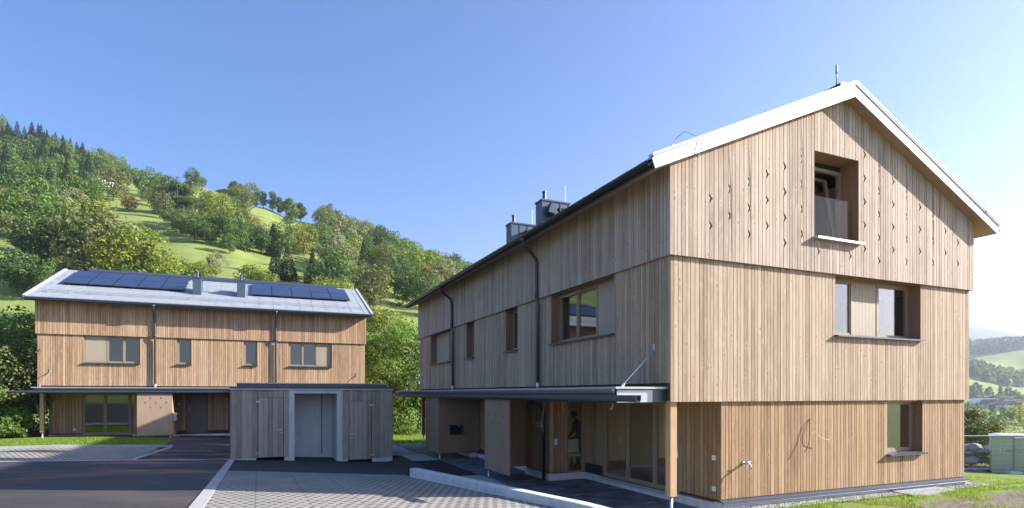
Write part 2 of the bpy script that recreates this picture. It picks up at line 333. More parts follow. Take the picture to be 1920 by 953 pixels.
# ------------------------------------------------------------ ground heights (relative to the eye)
def G0(t,s):
    z=-2.28-.05*(min(max(s,-1),13)-13)
    return z+(-.06*(min(t,45)+8) if t>-8 else -.037*(max(t,-14)+8))
def G(t,s):
    z=G0(t,s)
    # level pad of the right-hand house
    dl=max(-1.9-t,0)/.9 if t<-1.9 else 0
    dx=max(t-10.5,0)/5; dy=max(-4-s,0)/5+max(s-19.5,0)/5
    k=1-sstep(0,1,math.sqrt(dl*dl+dx*dx+dy*dy))
    pad=-2.42+.10*sstep(1.35,1.9,t)*sstep(1.5,.4,s)
    return z*(1-k)+pad*k
SKY=[(-2500,300),(-600,225),(-200,235),(0,262),(60,282),(100,292),(170,318),(234,331),(300,343),(360,346),(400,356),(439,366),(470,383),(495,390),(525,403),(564,414),(600,424),(660,452),(720,472),(803,508),(870,528),(1000,585),(1200,655),(1600,700)]
def interp(tb,x):
    if x<=tb[0][0]: return tb[0][1]
    for (a,b),(c,d) in zip(tb,tb[1:]):
        if x<=c: return b+(d-b)*(x-a)/(c-a)
    return tb[-1][1]
RIGHT=[(30,-4.6),(45,-7),(70,-9.5),(120,-13),(300,-20),(600,-15),(700,-13),(800,-5),(900,7),(1000,21),(1060,28),(1250,66),(1400,93),(1550,118),(1750,138),(2200,150),(2600,190),(3500,430),(4200,300),(6000,200)]
def hill(a,Y):
    """left hillside seen under direction a=X/Y"""
    u=960+1088*a; vr=interp(SKY,u); YR=380; zr=(738-vr)/1088*YR; Y0=75
    if Y<Y0: return None
    if Y<YR:
        k=(Y-Y0)/(YR-Y0); return -2.2+(zr+2.2)*k
    return zr-(Y-YR)*.02-2*sstep(YR,YR+20,Y)
def HZ(X,Y):
    t,s=to_ts(X,Y); g=G(t,s)
    if Y<40: return g
    a=X/Y
    L=hill(a,Y); zl=-2.2 if L is None else L
    zr=interp(RIGHT,Y+(0 if Y<500 else min(1,(Y-500)/300)*(1870-960-1088*a)*1.1*(-1 if Y>1250 else 1)))+(0 if Y<500 else 5*mnoise.noise((X/90,Y/90,4)))
    if Y>2000: zr+= (Y-2000)/1500*14*mnoise.noise((X/260,Y/260,0))*2-(Y-2000)/1500*max(-60,min(200,(960+1088*a-1820)*.75))
    wgt=sstep(.25,.62,a); z=zl*(1-wgt)+zr*wgt
    # small relief
    if Y>60: z+=mnoise.noise((X/23,Y/23,1.3))*min(2.2,(Y-60)/60)
    k=sstep(40,72,Y); return g*(1-k)+z*k
# ground sheet on a polar grid round the site
rs=[0.0]+[1.0*1.028**i for i in range(0,310)]; rs=[r for r in rs if r<5600]
angs=list(np.arange(-64,64,.5))+list(np.arange(64,296,3.)); nA=len(angs)
mb=MB(); dirt=[]
for r in rs:
    for a in angs:
        X=r*math.sin(R(a)); Y=r*math.cos(R(a))
        mb.v.append((X,Y,HZ(X,Y)+EYE))
        t,s=to_ts(X,Y)
        dv=0
        if s<-.25 and t>-1.2: dv=sstep(-.45,-1.6,s)*sstep(26,12,t)*.9
        if s<-.9 and t>1: dv=max(dv,.85*sstep(24,11,t)*sstep(-.7,-1.5,s))
        dirt.append(dv)
for i in range(len(rs)-1):
    for j in range(nA):
        k=(j+1)%nA; mb.f.append((i*nA+j,i*nA+k,(i+1)*nA+k,(i+1)*nA+j)); mb.m.append(1 if rs[i]>2500 else 0); mb.t.append(.5)
gobj=mb.build('ground',['meadow','mountain'],recalc=False,smooth=True); gobj['kind']='structure'
at=gobj.data.attributes.new('dirt','FLOAT','POINT'); at.data.foreach_set('value',dirt)
# draped sheets
def sheet(name,corners,mat,lift,n=30,m=30,kind='structure',th=0,hf=None):
    """bilinear patch over four (t,s) corners laid on the ground; local axes run along t and s"""
    root=(A0.x,A0.y,0); hf=hf or G
    mb=MB(); P=[]
    (a,b,c,d)=corners
    for j in range(m+1):
        for i in range(n+1):
            u=i/n; v=j/m
            t=(a[0]*(1-u)+b[0]*u)*(1-v)+(d[0]*(1-u)+c[0]*u)*v; s=(a[1]*(1-u)+b[1]*u)*(1-v)+(d[1]*(1-u)+c[1]*u)*v
            P.append((t,s,hf(t,s)+EYE+lift))
    F=[(j*(n+1)+i,j*(n+1)+i+1,(j+1)*(n+1)+i+1,(j+1)*(n+1)+i) for j in range(m) for i in range(n)]
    if th:
        N=len(P); P+= [(x,y,z-th) for x,y,z in P]
        ring=[i for i in range(n+1)]+[j*(n+1)+n for j in range(1,m+1)]+[m*(n+1)+i for i in range(n-1,-1,-1)]+[j*(n+1) for j in range(m-1,0,-1)]
        F+=[(p,q,q+N,p+N) for p,q in zip(ring,ring[1:]+ring[:1])]
    mb.mesh(P,F)
    o=mb.build(name,mat,recalc=False); o.location=root; o.rotation_euler=(0,0,ROTZ)
    if kind: o['kind']=kind
    return o
GS=lambda t,s:G0(t,s)
sheet('asphalt_road',[(-60,-30),(-8.06,-30),(-8.06,12.98),(-60,12.98)],'asphalt_road',.03,60,60,hf=lambda t,s:G0(t,s))
sheet('paved_parking',[(-7.86,-14),(-.45,-14),(-3.55,6.55),(-7.86,7.8)],'grid_pavers',.035,30,40,hf=lambda t,s:G0(t,s))
sheet('asphalt_forecourt',[(-7.86,7.8),(-2.13,6.13),(-2.13,16.6),(-7.86,16.6)],'asphalt_dark',.031,30,30,hf=lambda t,s:max(G(t,s),G0(t,s)))
sheet('asphalt_path',[(-10.75,13.1),(-7.8,13.1),(-7.8,25.8),(-10.75,25.8)],'asphalt_road',.04,12,30)
sheet('asphalt_path',[(-7.8,16.6),(-2.2,16.6),(-4.5,27),(-7.8,27)],'asphalt_dark',.03,12,12)
sheet('parking_strip',[(-60,13.12),(-10.9,13.12),(-10.4,17.95),(-60,17.95)],'grid_pavers',.036,40,12)
def kerb(name,p,q,wd,h,label,mat='kerb_stone',base=.0,group='pale stone kerbs edging the asphalt'):
    mb=MB(); n=40; d=Vector((q[0]-p[0],q[1]-p[1])); L=d.length; d/=L; nn=Vector((-d.y,d.x))*wd/2; V=[]
    for i in range(n+1):
        c=Vector(p)+d*L*i/n
        for sg,zz in ((-1,-.1),(-1,h),(1,h),(1,-.1)):
            x=c+nn*sg; V.append((x.x,x.y,G0(x.x,x.y)+EYE+zz+base))
    F=[(i*4+k,i*4+(k+1)%4,i*4+4+(k+1)%4,i*4+4+k) for i in range(n) for k in range(4)]+[(0,1,2,3),(n*4+3,n*4+2,n*4+1,n*4)]
    mb.mesh(V,F); o=mb.build(name,mat); o.location=(A0.x,A0.y,0); o.rotation_euler=(0,0,ROTZ); o['kind']='structure'; return o
kerb('kerb',(-7.96,-14),(-7.96,12.98),.19,.05,'')
kerb('kerb',(-60,13.05),(-7.86,13.05),.14,.05,'')
kerb('kerb',(-60,18.02),(-10.3,18.02),.16,.12,'')
kerb('kerb',(-10.85,13.12),(-10.35,17.94),.12,.05,'')
# terrace of the right-hand house and its strips
sheet('terrace',[(-1.2,-.02),(1.6,-.02),(1.6,18.4),(-1.2,18.4)],'terrace_slabs',.03,8,30,th=.1)
sheet('slab_path',[(-2.12,5.0),(-1.21,5.0),(-1.21,7.08),(-2.12,7.08)],'slab_grey',.036,4,4,hf=lambda t,s:-2.42)
sheet('slab_path',[(-2.12,11.28),(-1.21,11.28),(-1.21,13.6),(-2.12,13.6)],'slab_grey',.036,4,4,hf=lambda t,s:-2.42)
sheet('asphalt_strip',[(-2.12,7.09),(-1.21,7.09),(-1.21,11.27),(-2.12,11.27)],'mat_black',.034,4,4,hf=lambda t,s:-2.42)
sheet('slab_path',[(-2.6,13.62),(-1.21,13.62),(-1.21,18.4),(-2.9,18.4)],'slab_grey',.034,4,8,hf=lambda t,s:-2.45)
sheet('gravel_strip',[(1.9,-.36),(9.9,-.36),(9.7,.12),(1.5,.12)],'gravel',.02,20,3)
sheet('concrete_slab',[(6.3,-.55),(8.0,-.5),(8.0,.08),(6.4,.08)],'slab_grey',.045,3,3,th=.08)
# ------------------------------------------------------------ cladding
def cladding(mb,x0,x1,lo,hi,holes,d,th=.024,wr=(.075,.118),gap=.012,rng=None,brk=(),notch=(),mat=0,nd_=.078,nh=.10,slot=.045,tilt=.004,tint=None):
    """vertical boards over x0..x1; hi may be a function; holes=(xa,xb,za,zb); notch=[(x,z)] chevron cuts"""
    rng=rng or random.Random(1)
    H=hi if callable(hi) else (lambda x:hi); Lo=lo if callable(lo) else (lambda x:lo)
    fixed=sorted({round(x,4) for x in [x0,x1,*brk,*[h[0] for h in holes],*[h[1] for h in holes],*[n[0] for n in notch]] if x0<=x<=x1})
    edges=[fixed[0]]
    for a,b in zip(fixed,fixed[1:]):
        ws=[]; 
        while sum(ws)<b-a: ws.append(rng.uniform(*wr))
        if len(ws)>1 and sum(ws)-(b-a)>ws[-1]/2: ws.pop()
        k=(b-a)/sum(ws); x=a
        for q in ws[:-1]: x+=q*k; edges.append(x)
        edges.append(b)
    for a,b in zip(edges,edges[1:]):
        c=(a+b)/2; iv=[(None,None)]; hs=sorted([h for h in holes if h[0]<c<h[1]],key=lambda h:h[2])
        segs=[]; z=None
        for h in hs: segs.append((z,h[2])); z=h[3]
        segs.append((z,None))
        tn=rng.random() if tint is None else tint; dd=d-rng.random()*tilt
        for z0,z1 in segs:
            A=a+gap/2;B=b-gap/2
            l0=Lo(A) if z0 is None else z0; l1=Lo(B) if z0 is None else z0
            t0=H(A) if z1 is None else z1; t1=H(B) if z1 is None else z1
            if t0-l0<.02 and t1-l1<.02: continue
            out=[(A,l0),(B,l1)]
            for nx,nz in sorted(notch,key=lambda q:q[1]):     # tongue on the right edge of this board
                if abs(nx-b)<1e-3 and l0+.13<nz<t0-.13: out+=[(B,nz-nh+.012),(B+nd_-slot,nz),(B,nz+nh-.05)]
            out.append((B,t1)); out.append((A,t0))
            for nx,nz in sorted(notch,key=lambda q:-q[1]):
                if abs(nx-a)<1e-3 and l0+.13<nz<t0-.13: out+=[(A,nz+nh),(A+nd_,nz),(A,nz-nh)]
            mb.prism(out,dd,d+th,mat,tn)
def strips(mb,x0,x1,lo,hi,holes,d0,d1,brk=(),mat=0):
    cladding(mb,x0,x1,lo,hi,holes,d0,d1-d0,(3,4),0,random.Random(0),brk,(),mat,tilt=0,tint=.5)
def window(parent,Mp,u0,u1,z0,z1,dep,cells,sill=True,fmat='frame_wood',lab=None,bar=.055,proud=.13,zt=None,revmat='reveal_wood',front=.03,sash=True):
    """frame as the part, panes / shutter / sill as sub-parts. cells=[(ua,ub,kind)]"""
    mb=MB(Mp); f=.06
    # reveal lining
    mb.box(u0-.02,u0+.004,front,dep+.09,z0-.02,z1+.02,1); mb.box(u1-.004,u1+.02,front,dep+.09,z0-.02,z1+.02,1)
    mb.box(u0+.004,u1-.004,front,dep+.09,z1-.004,z1+.02,1); mb.box(u0+.004,u1-.004,front+.02,dep+.09,z0-.02,z0+.004,1)
    d0,d1=dep,dep+.075
    e=.005
    mb.box(u0+e,u0+f,d0,d1,z0+e,z1-e); mb.box(u1-f,u1-e,d0,d1,z0+e,z1-e); mb.box(u0+f,u1-f,d0,d1,z1-f,z1-e); mb.box(u0+f,u1-f,d0,d1,z0+e,z0+f)
    for (a,b,k) in cells[:-1]: mb.box(b-.03,b+.03,d0-.004,d1,z0+f,z1-f)
    n=len(cells); 
    for i,(a,b,k) in enumerate(cells):
        if k=='glass' and sash:
            A=(u0+f if i==0 else a+.03); B=(u1-f if i==n-1 else b-.03); q=.04
            mb.box(A,A+q,d0+.012,d1,z0+f,z1-f); mb.box(B-q,B,d0+.012,d1,z0+f,z1-f); mb.box(A+q,B-q,d0+.012,d1,z1-f-q,z1-f); mb.box(A+q,B-q,d0+.012,d1,z0+f,z0+f+q)
    o=mb.build('window',[fmat,revmat],parent)
    if lab: o['label']=lab
    for i,(a,b,k) in enumerate(cells):
        A=(u0+f if i==0 else a+.03); B=(u1-f if i==n-1 else b-.03)
        p=MB(Mp)
        if k=='glass': p.box(A+.02,B-.02,d0+.035,d0+.045,z0+f+.02,z1-f-.02); p.build('pane','glass',o)
        else:
            x=A
            p.box(A,B,d0+.012,d1,z0+f,z1-f)
            while x+.05<B: p.box(x+.004,x+.044,d0+.004,d0+.0115,z0+f+.003,z1-f-.003); x+=.05
            p.build('shutter_panel','shutter',o)
    if sill:
        p=MB(Mp); p.prism([(front-proud,z0-.035),(dep,z0-.01),(dep,z0+.002),(front-proud,z0-.012)],u0-.03,u1+.03,axis=2) if False else p.mesh(
            [(u0-.03,-proud+.03,z0-.045),(u1+.03,-proud+.03,z0-.045),(u1+.03,dep,z0-.004),(u0-.03,dep,z0-.004),(u0-.03,-proud+.03,z0-.012),(u1+.03,-proud+.03,z0-.012),(u1+.03,dep,z0+.018),(u0-.03,dep,z0+.018)],
            [(3,2,1,0),(4,5,6,7),(0,1,5,4),(1,2,6,5),(2,3,7,6),(3,0,4,7)])
        p.build('sill','metal_dark',o)
    return o
# ------------------------------------------------------------ the two houses
def build_house(root,P):
    """P: parameters. Long front: u along, d into the house (0 = outer face of the middle storey), z relative to the eye."""
    dz=P['dz']; zoff=EYE-root.location.z+dz; right=P['right']; Lg=P['L']; W=P['W']; sl=P['slope']
    ML=(lambda u,d,z:(d,u,z+zoff)) if right else (lambda u,d,z:(u,d,z+zoff))
    MG=(lambda u,d,z:(u,d,z+zoff)) if right else (lambda u,d,z:(d,u,z+zoff))     # near gable
    MBk=(lambda u,d,z:(W-d,u,z+zoff)) if right else (lambda u,d,z:(u,W-d,z+zoff))     # back long side
    MFar=(lambda u,d,z:(u,Lg-d,z+zoff)) if right else (lambda u,d,z:(Lg-d,u,z+zoff))  # far gable
    cu,cm,cl=P['mats']; rng=random.Random(P['seed'])
    mid0,mid1=.20,2.66; gm0=-.16
    eb=4.08; ridge=W/2; soff=lambda t:eb+sl*(min(t,W-t)+.57)
    wins=P['wins']
    # ---- walls: one part for each storey
    up=MB(ML)
    cladding(up,-.07,Lg+.07,2.62,soff(-.07)+.02,[],-.07,rng=rng)
    strips(up,-.04,Lg+.04,2.64,soff(0),[],-.045,.10,mat=1)
    gh=P['g_up_holes']
    up.map=MG
    cladding(up,-.07,W+.07,2.62,lambda x:soff(x)+.02,gh,-.07,rng=rng,brk=(ridge,),notch=P['notch'])
    strips(up,-.04,W+.04,2.64,lambda x:soff(x)+.01,gh,-.04,.10,brk=(ridge,),mat=1)
    up.map=MBk; cladding(up,-.07,Lg+.07,2.62,soff(-.07)+.02,[],-.07,wr=(.2,.3),rng=rng); strips(up,-.04,Lg+.04,2.64,soff(0),[],-.04,.10,mat=1)
    up.map=MFar; cladding(up,-.07,W+.07,2.62,lambda x:soff(x)+.02,[],-.07,wr=(.2,.3),rng=rng,brk=(ridge,)); strips(up,-.04,W+.04,2.64,lambda x:soff(x)+.01,[],-.04,.10,brk=(ridge,),mat=1)
    up.build('upper_wall',[cu,'backing'],root)
    md=MB(ML); hl=[(a,b,z0,z1+.1) for a,b,z0,z1,c in wins]
    cladding(md,0,Lg,mid0,mid1,hl,0,rng=rng); strips(md,.03,Lg-.03,mid0+.02,mid1,hl,.026,.14,mat=1)
    md.map=MG; cladding(md,0,W,gm0,mid1,P['g_mid_holes'],0,rng=rng); strips(md,.03,W-.03,gm0+.02,mid1,P['g_mid_holes'],.026,.14,mat=1)
    md.map=MBk; cladding(md,0,Lg,gm0,mid1,[],0,wr=(.2,.3),rng=rng); strips(md,.03,Lg-.03,gm0+.02,mid1,[],.026,.14,mat=1)
    md.map=MFar; cladding(md,0,W,gm0,mid1,[],0,wr=(.2,.3),rng=rng); strips(md,.03,W-.03,gm0+.02,mid1,[],.026,.14,mat=1)
    # dark recess above the canopy and the underside of the overhang
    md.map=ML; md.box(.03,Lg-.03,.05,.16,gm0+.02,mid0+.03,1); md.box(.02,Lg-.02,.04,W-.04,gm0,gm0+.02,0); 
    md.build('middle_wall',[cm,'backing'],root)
    fl=MB(ML); fl.box(.17,Lg-.17,.17,W-.17,.0,.35); fl.box(.17,Lg-.17,.17,W-.17,2.7,2.9)
    fl.build('floor_slab','plaster',root)
    # rooms behind the windows
    rm=MB(ML)
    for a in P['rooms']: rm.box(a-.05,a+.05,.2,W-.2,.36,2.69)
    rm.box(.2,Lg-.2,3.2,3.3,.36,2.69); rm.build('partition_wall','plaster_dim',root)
    # ---- windows of the middle storey
    for a,b,z0,z1,c in wins: window(root,ML,a,b,z0,z1,P['dep'],c)
    # ---- ground floor of the long front
    g=P['gf']; f0=-2.2; top=gm0-.002
    lw=MB(ML)
    cladding(lw,.07,g['door0'],f0+.06,top,[],1.31,rng=rng,wr=(.11,.16)); strips(lw,.07,g['door0'],f0,top,[],1.336,1.44,mat=1)
    cladding(lw,g['door1'],g['blk'],f0+.26,top,[],1.31,rng=rng,wr=(.12,.17)); strips(lw,g['door1'],g['blk'],f0,top,[],1.336,1.44,mat=1)
    lw.map=lambda u,d,z:ML(d,u,z)     # block front, facing the near gable
    cladding(lw,.18,.72,f0+.02,top,[],g['blk'],rng=rng,wr=(.1,.14)); strips(lw,.2,.72,f0,top,[],g['blk']+.026,g['blk']+.12,mat=1)
    lw.map=ML
    e0,e1=g['perp']
    cladding(lw,g['blk'],e0,f0+.02,top,[],.18,rng=rng,wr=(.1,.14)); strips(lw,g['blk']+.03,e0,f0,top,[],.206,.3,mat=1)
    dh=[(a,b,-3,5) for a,b in g['doors']]
    cladding(lw,e0,Lg-e0,f0+.12,top,dh,.5,rng=rng,wr=(.1,.14)); strips(lw,e0,Lg-e0,f0,top,dh,.526,.64,mat=1)
    lw.box(e0-.02,e0,.2,.64,f0,top,1); lw.box(Lg-e0,Lg-e0+.02,.2,.64,f0,top,1)
    # mirrored half
    cladding(lw,Lg-e0,Lg-g['blk'],f0+.02,top,[],.18,rng=rng,wr=(.12,.18)); strips(lw,Lg-e0,Lg-g['blk']-.03,f0,top,[],.206,.3,mat=1)
    cladding(lw,Lg-g['blk'],Lg-g['door1'],f0+.05,top,[],1.31,rng=rng); strips(lw,Lg-g['blk'],Lg-g['door1'],f0,top,[],1.336,1.44,mat=1)
    cladding(lw,Lg-g['door0'],Lg-.07,f0+.05,top,[],1.31,rng=rng); strips(lw,Lg-g['door0'],Lg-.07,f0,top,[],1.336,1.44,mat=1)
    lw.box(Lg-g['blk']-.03,Lg-g['blk'],.2,1.3,f0,top,1)
    # gables and back of the ground floor
    lw.map=MG
    x0=1.31 if right else 1.31
    cladding(lw,x0,W-.07,-2.12,top,P['g_low_holes'],.07,rng=rng); strips(lw,x0+.03,W-.1,-2.12,top,P['g_low_holes'],.096,.2,mat=1)
    lw.map=MFar; cladding(lw,1.31,W-.07,-2.12,top,[],.07,wr=(.2,.3),rng=rng); strips(lw,1.34,W-.1,-2.12,top,[],.096,.2,mat=1)
    bh=[(2.4,4.6,-2.05,-.3),(4.9,6.6,-2.05,-.3)] if right else []; lw.map=MBk; cladding(lw,.07,Lg-.07,-2.12,top,bh,.07,wr=(.2,.3),rng=rng); strips(lw,.1,Lg-.1,-2.12,top,bh,.096,.2,mat=1)  # back openings on the right house are added to let sunlight indoors
    lw.build('ground_floor_wall',[cl,'backing'],root)
    # plinth, metal flashing
    pl=MB(ML)
    for a,b in ((.05,g['blk']),(Lg-g['blk'],Lg-.05)): pl.box(a,b,1.28,1.5,-2.6,f0-.012)
    pl.box(g['blk']-.03,e0,.16,.4,-2.6,f0-.012); pl.box(Lg-e0,Lg-g['blk']+.03,.16,.4,-2.6,f0-.012); pl.box(e0,Lg-e0,.42,.7,-2.6,f0-.06)
    pl.box(g['blk']-.03,g['blk']+.2,.4,1.28,-2.6,f0-.013)
    pl.box(.02,.25,1.31,W-.08,-2.6,-2.19); pl.box(Lg-.25,Lg-.02,1.31,W-.08,-2.6,-2.19); pl.box(.05,Lg-.05,W-.3,W-.06,-2.6,-2.19)
    pl.build('plinth','concrete_pale',root)
    fs=MB(MG); fs.prism([(.10,-2.125),(-.03,-2.165),(-.03,-2.215),(-.015,-2.215),(-.015,-2.18),(.10,-2.14)],1.27,W-.02,axis=2)
    fs.prism([(-.03,-2.215),(-.055,-2.22),(-.055,-2.235),(-.015,-2.235),(-.015,-2.215)],1.27,W-.02,axis=2)
    fs.build('flashing','metal_blue',root)
    ds=MB(ML); ds.box(g['door1'],g['blk'],1.300,1.309,f0-.01,f0+.255); ds.build('splash_panel','black_box',root)
    # sliding doors
    for mir in (0,1):
        F=(lambda x:Lg-x) if mir else (lambda x:x)
        cs=[(F(a),F(b),'glass') for a,b in g['cells']]
        if mir: cs=[(b,a,k) for a,b,k in cs[::-1]]
        lo_,hi_=sorted((F(g['door0']),F(g['door1'])))
        o=window(root,ML,lo_,hi_,f0-.01,top-.01,1.36,cs,sill=False,revmat='frame_wood',front=1.315,bar=.06); o.name='sliding_door'
        th=MB(ML); th.box(lo_,hi_,1.24,1.45,f0-.09,f0-.012); th.build('threshold','metal_light',o)
    if right: window(root,MBk,2.4,4.6,-2.05,-.3,.2,[(2.4,3.5,'glass'),(3.5,4.6,'glass')],front=.1); window(root,MBk,4.9,6.6,-2.05,-.3,.2,[(4.9,5.75,'glass'),(5.75,6.6,'glass')],front=.1)  # unseen back windows, added so daylight brightens the living room
    # side window in the step of the wall
    o=window(root,(lambda u,d,z:ML(d,u,z)),.72,1.30,f0-.01,top-.01,g['blk']+.05,[(.72,1.30,'glass')],sill=False,fmat='frame_wood',revmat='frame_wood',front=g['blk']+.01,sash=False)
    for a,b in g['doors']:
        d_=MB(ML); d_.box(a,b,.56,.62,f0-.03,top,1); d_.box(a+.07,b-.07,.54,.559,f0-.02,top-.05); 
        o=d_.build('front_door',['door_brown','frame_dark'],root)
        h=MB(ML); hx=(a+.16) if a<Lg/2 else (b-.16)
        h.tube([(hx,.5,f0+.55),(hx,.5,f0+1.75)],.016,8); h.tube([(hx,.5,f0+.65),(hx,.545,f0+.65)],.01,6); h.tube([(hx,.5,f0+1.65),(hx,.545,f0+1.65)],.01,6); h.build('handle','steel',o,smooth=True)
    # living room seen through the doors
    rm=MB(ML); e=.16
    rm.box(.2,Lg-.2,1.46,W-.25,f0-.03,f0-.014,1); rm.box(g['blk']+.14,Lg-g['blk']-.14,.75,1.459,f0-.03,f0-.014,1)
    rm.box(g['blk']+2.,Lg-.2,5.6,5.68,f0,gm0-.01,0); rm.box(g['blk']+1.9,g['blk']+1.98,.7,W-.25,f0,gm0-.01,0); rm.box(g['blk']+.2,g['blk']+.3,3.0,3.9,f0,gm0-.01,0)
    rm.box(.2,Lg-.2,1.46,W-.25,gm0-.03,gm0-.012,0); rm.box(Lg-g['blk']-1.9,Lg-g['blk']-1.8,.7,4.6,f0,gm0-.01,0)
    rm.map=MG; strips(rm,1.5,W-.2,f0,gm0-.01,P['g_low_holes'],.205,.225)
    rm.map=MBk; strips(rm,.2,Lg-.2,f0,gm0-.01,bh,.205,.225)
    rm.build('living_room',['plaster','floor_wood'],root)
    # ---- corner posts
    for uu in (.07,Lg-.21):
        p=MB(ML); p.box(uu,uu+.15,.06,.21,-1.98,gm0-.001); o=p.build('corner_post','post_wood',root)
        f=MB(ML); f.tube([(uu+.075,.135,-2.62),(uu+.075,.135,-1.975)],.03,12); f.build('steel_foot','zinc',o,smooth=True)
    # ---- entrance screens: front panel with chevron cuts and side panel
    for mir in (0,1):
        a,b=g['screen']; a,b=(a,b) if not mir else (Lg-b,Lg-a); sg=1 if not mir else -1
        xs=[a+(b-a)*k for k in (.2,.5,.8)]; xm=[a+(b-a)*k for k in (.35,.65)]
        nt_=[(x,-.62) for x in xs]+[(x,-.40) for x in xm]+[(x,-.84) for x in xm]
        p=MB(ML); cladding(p,a,b,-2.17,gm0-.005,[],-1.12,.045,(2,3),0,random.Random(4),brk=xs+xm,notch=nt_,nd_=.075,nh=.065,slot=.04,tilt=0,tint=.45+.1*mir)
        o=p.build('entrance_screen','plywood' if right else 'plywood_warm',root)
        q=MB(ML); s0,s1=(b-.05,b) if not mir else (a,a+.05)
        q.box(s0,s1,-1.073,.48,-2.17,gm0-.005,0,.6); q.build('side_panel','plywood' if right else 'plywood_warm',o)
        bk_=MB(ML); bk_.box(a+.1,b-.1,-1.06,-1.045,-.98,-.28); bk_.build('backing_sheet','backing',o)
        f=MB(ML); fx=(s0+s1)/2-.08*sg; f.tube([(fx,-1.03,-2.7),(fx,-1.03,-2.165)],.028,12); f.build('steel_foot','zinc',o,smooth=True)
        mx=MB(ML)
        if mir: mx.box(s0-.13,s0-.002,-.70,-.27,-1.50,-1.16); mx.box(s0-.14,s0-.13,-.71,-.26,-1.24,-1.15,0)
        else:
            mx.box(s1+.002,s1+.13,-.78,-.40,-1.50,-1.12)
        o2=mx.build('mailbox','black_box' if right else 'mailbox_grey',o); 
        if mir and right: q=MB(ML); q.box(s0-.142,s0-.1405,-.40,-.33,-1.21,-1.185); q.build('name_plate','white_paint',o)
    # ---- canopy
    cb=MB(ML); cb.box(.16,Lg-.16,-1.10,.03,-.165,.085,0); cb.box(.10,Lg-.10,-1.16,.048,.087,.125,1); cb.box(.158,Lg-.158,-1.112,-1.102,-.172,.06,2)
    cb.box(.152,.158,-1.10,-.30,-.165,.06,3)
    co=cb.build('canopy',['metal_dark','metal_light','gutter_dark','metal_light'],root)
    gt=MB(ML); gp=[(-1.125,-.03),(-1.125,-.11),(-1.15,-.15),(-1.21,-.15),(-1.235,-.11),(-1.235,-.03),(-1.225,-.03),(-1.225,-.105),(-1.205,-.138),(-1.155,-.138),(-1.137,-.105),(-1.137,-.03)]
    gt.prism(gp,-.62,Lg+.15,axis=2)
    for k in range(int(Lg)): gt.box(.5+k,.52+k,-1.235,-1.12,-.028,-.02)
    gt.build('gutter','metal_dark',co)
    fq=MB(ML); fq.prism([(-1.19,.075),(-1.115,.0),(-1.115,.086)],.2,Lg-.2,axis=2); fq.build('drip_edge','metal_light',co)
    for a,b in ((.48,.33),(Lg-.48,Lg-.33)):
        r_=MB(ML); r_.tube([(a,-.01,.86),(b,-.86,.15)],.014,8); r_.box(a-.035,a+.035,-.02,-.003,.80,.98); r_.tube([(b,-.90,.10),(b,-.82,.19)],.03,8); r_.tube([(a,-.03,.82),(a-.01,-.10,.78)],.026,8)
        r_.build('tie_rod','zinc',co)
    # ---- roof
    gx0,gx1=-.33,Lg+.33; ap=soff(ridge); tk=.30
    core=[(-.57,eb),(ridge,ap),(W+.57,eb),(W+.60,eb+.14),(ridge,ap+.2),(-.60,eb+.14)]
    MR=MG
    rb=MB(MR); rb.prism(core,gx0+.03,gx1-.03,0); ro=rb.build('roof','soffit_wood',root)
    rc=MB(MR)
    o1=[(-.66,eb+.16),(ridge,ap+.225),(W+.66,eb+.16),(W+.66,eb+.19),(ridge,ap+.265),(-.66,eb+.19)]
    rc.prism(o1,gx0-.02,gx1+.02,0)
    x=0
    rc.build('roof_cover','roof_sheet',ro)
    for y0,y1 in ((gx0,gx0+.028),(gx1-.028,gx1)):
        fa=MB(MR)
        fa.prism([(-.60,eb-.015),(ridge,ap-.02),(W+.60,eb-.015),(W+.67,eb+.155),(ridge,ap+.222),(-.67,eb+.155)],y0,y1)
        q0,q1=(y0-.03,y0+.10) if y0<0 else (y1-.10,y1+.03)
        fa.prism([(-.68,eb+.192),(ridge,ap+.267),(W+.68,eb+.192),(W+.68,eb+.235),(ridge,ap+.315),(-.68,eb+.235)],q0,q1)
        for q in (.2,.45,.7,.93):
            for sg in (0,1):
                tq=(-.6+(ridge+.6)*q) if sg==0 else (W+.6-(ridge+.6)*q); zq=eb+sl*(min(tq,W-tq)+.57)-.01; yy=(y0-.003,y0-.0005) if y0<0 else (y1+.0005,y1+.003)
                fa.box(tq-.006,tq+.006,yy[0],yy[1],zq+.02,zq+.20,1)
        fa.build('rake_fascia',['metal_white','metal_dark'],ro)
    for c0,sg in ((-.60,-1),(W+.60,1)):
        ev=MB(MR)
        ev.box(min(c0,c0+sg*.02),max(c0,c0+sg*.02),gx0+.03,gx1-.03,eb-.01,eb+.15)
        ev.build('eave_board','metal_dark',ro)
    # half round gutters
    for cx in (-.70,W+.70):
        gu=MB(MR); pr=[]; 
        for k in range(9): q=math.pi+math.pi*k/8; pr.append((cx+.075*math.cos(q),eb+.115+.085*math.sin(q)))
        for k in range(8,-1,-1): q=math.pi+math.pi*k/8; pr.append((cx+.066*math.cos(q),eb+.118+.076*math.sin(q)))
        gu.prism(pr,gx0+.04,gx1-.04)
        y=.3
        while y<Lg: gu.box(cx-.078,cx+.078,y,y+.03,eb+.112,eb+.122); y+=.8
        gu.build('eave_gutter','gutter_dark' if right else 'metal_dark',ro)
    zr=lambda t:eb+.19+(ap+.265-eb-.19)*(min(t,W-t)+.66)/(ridge+.66)
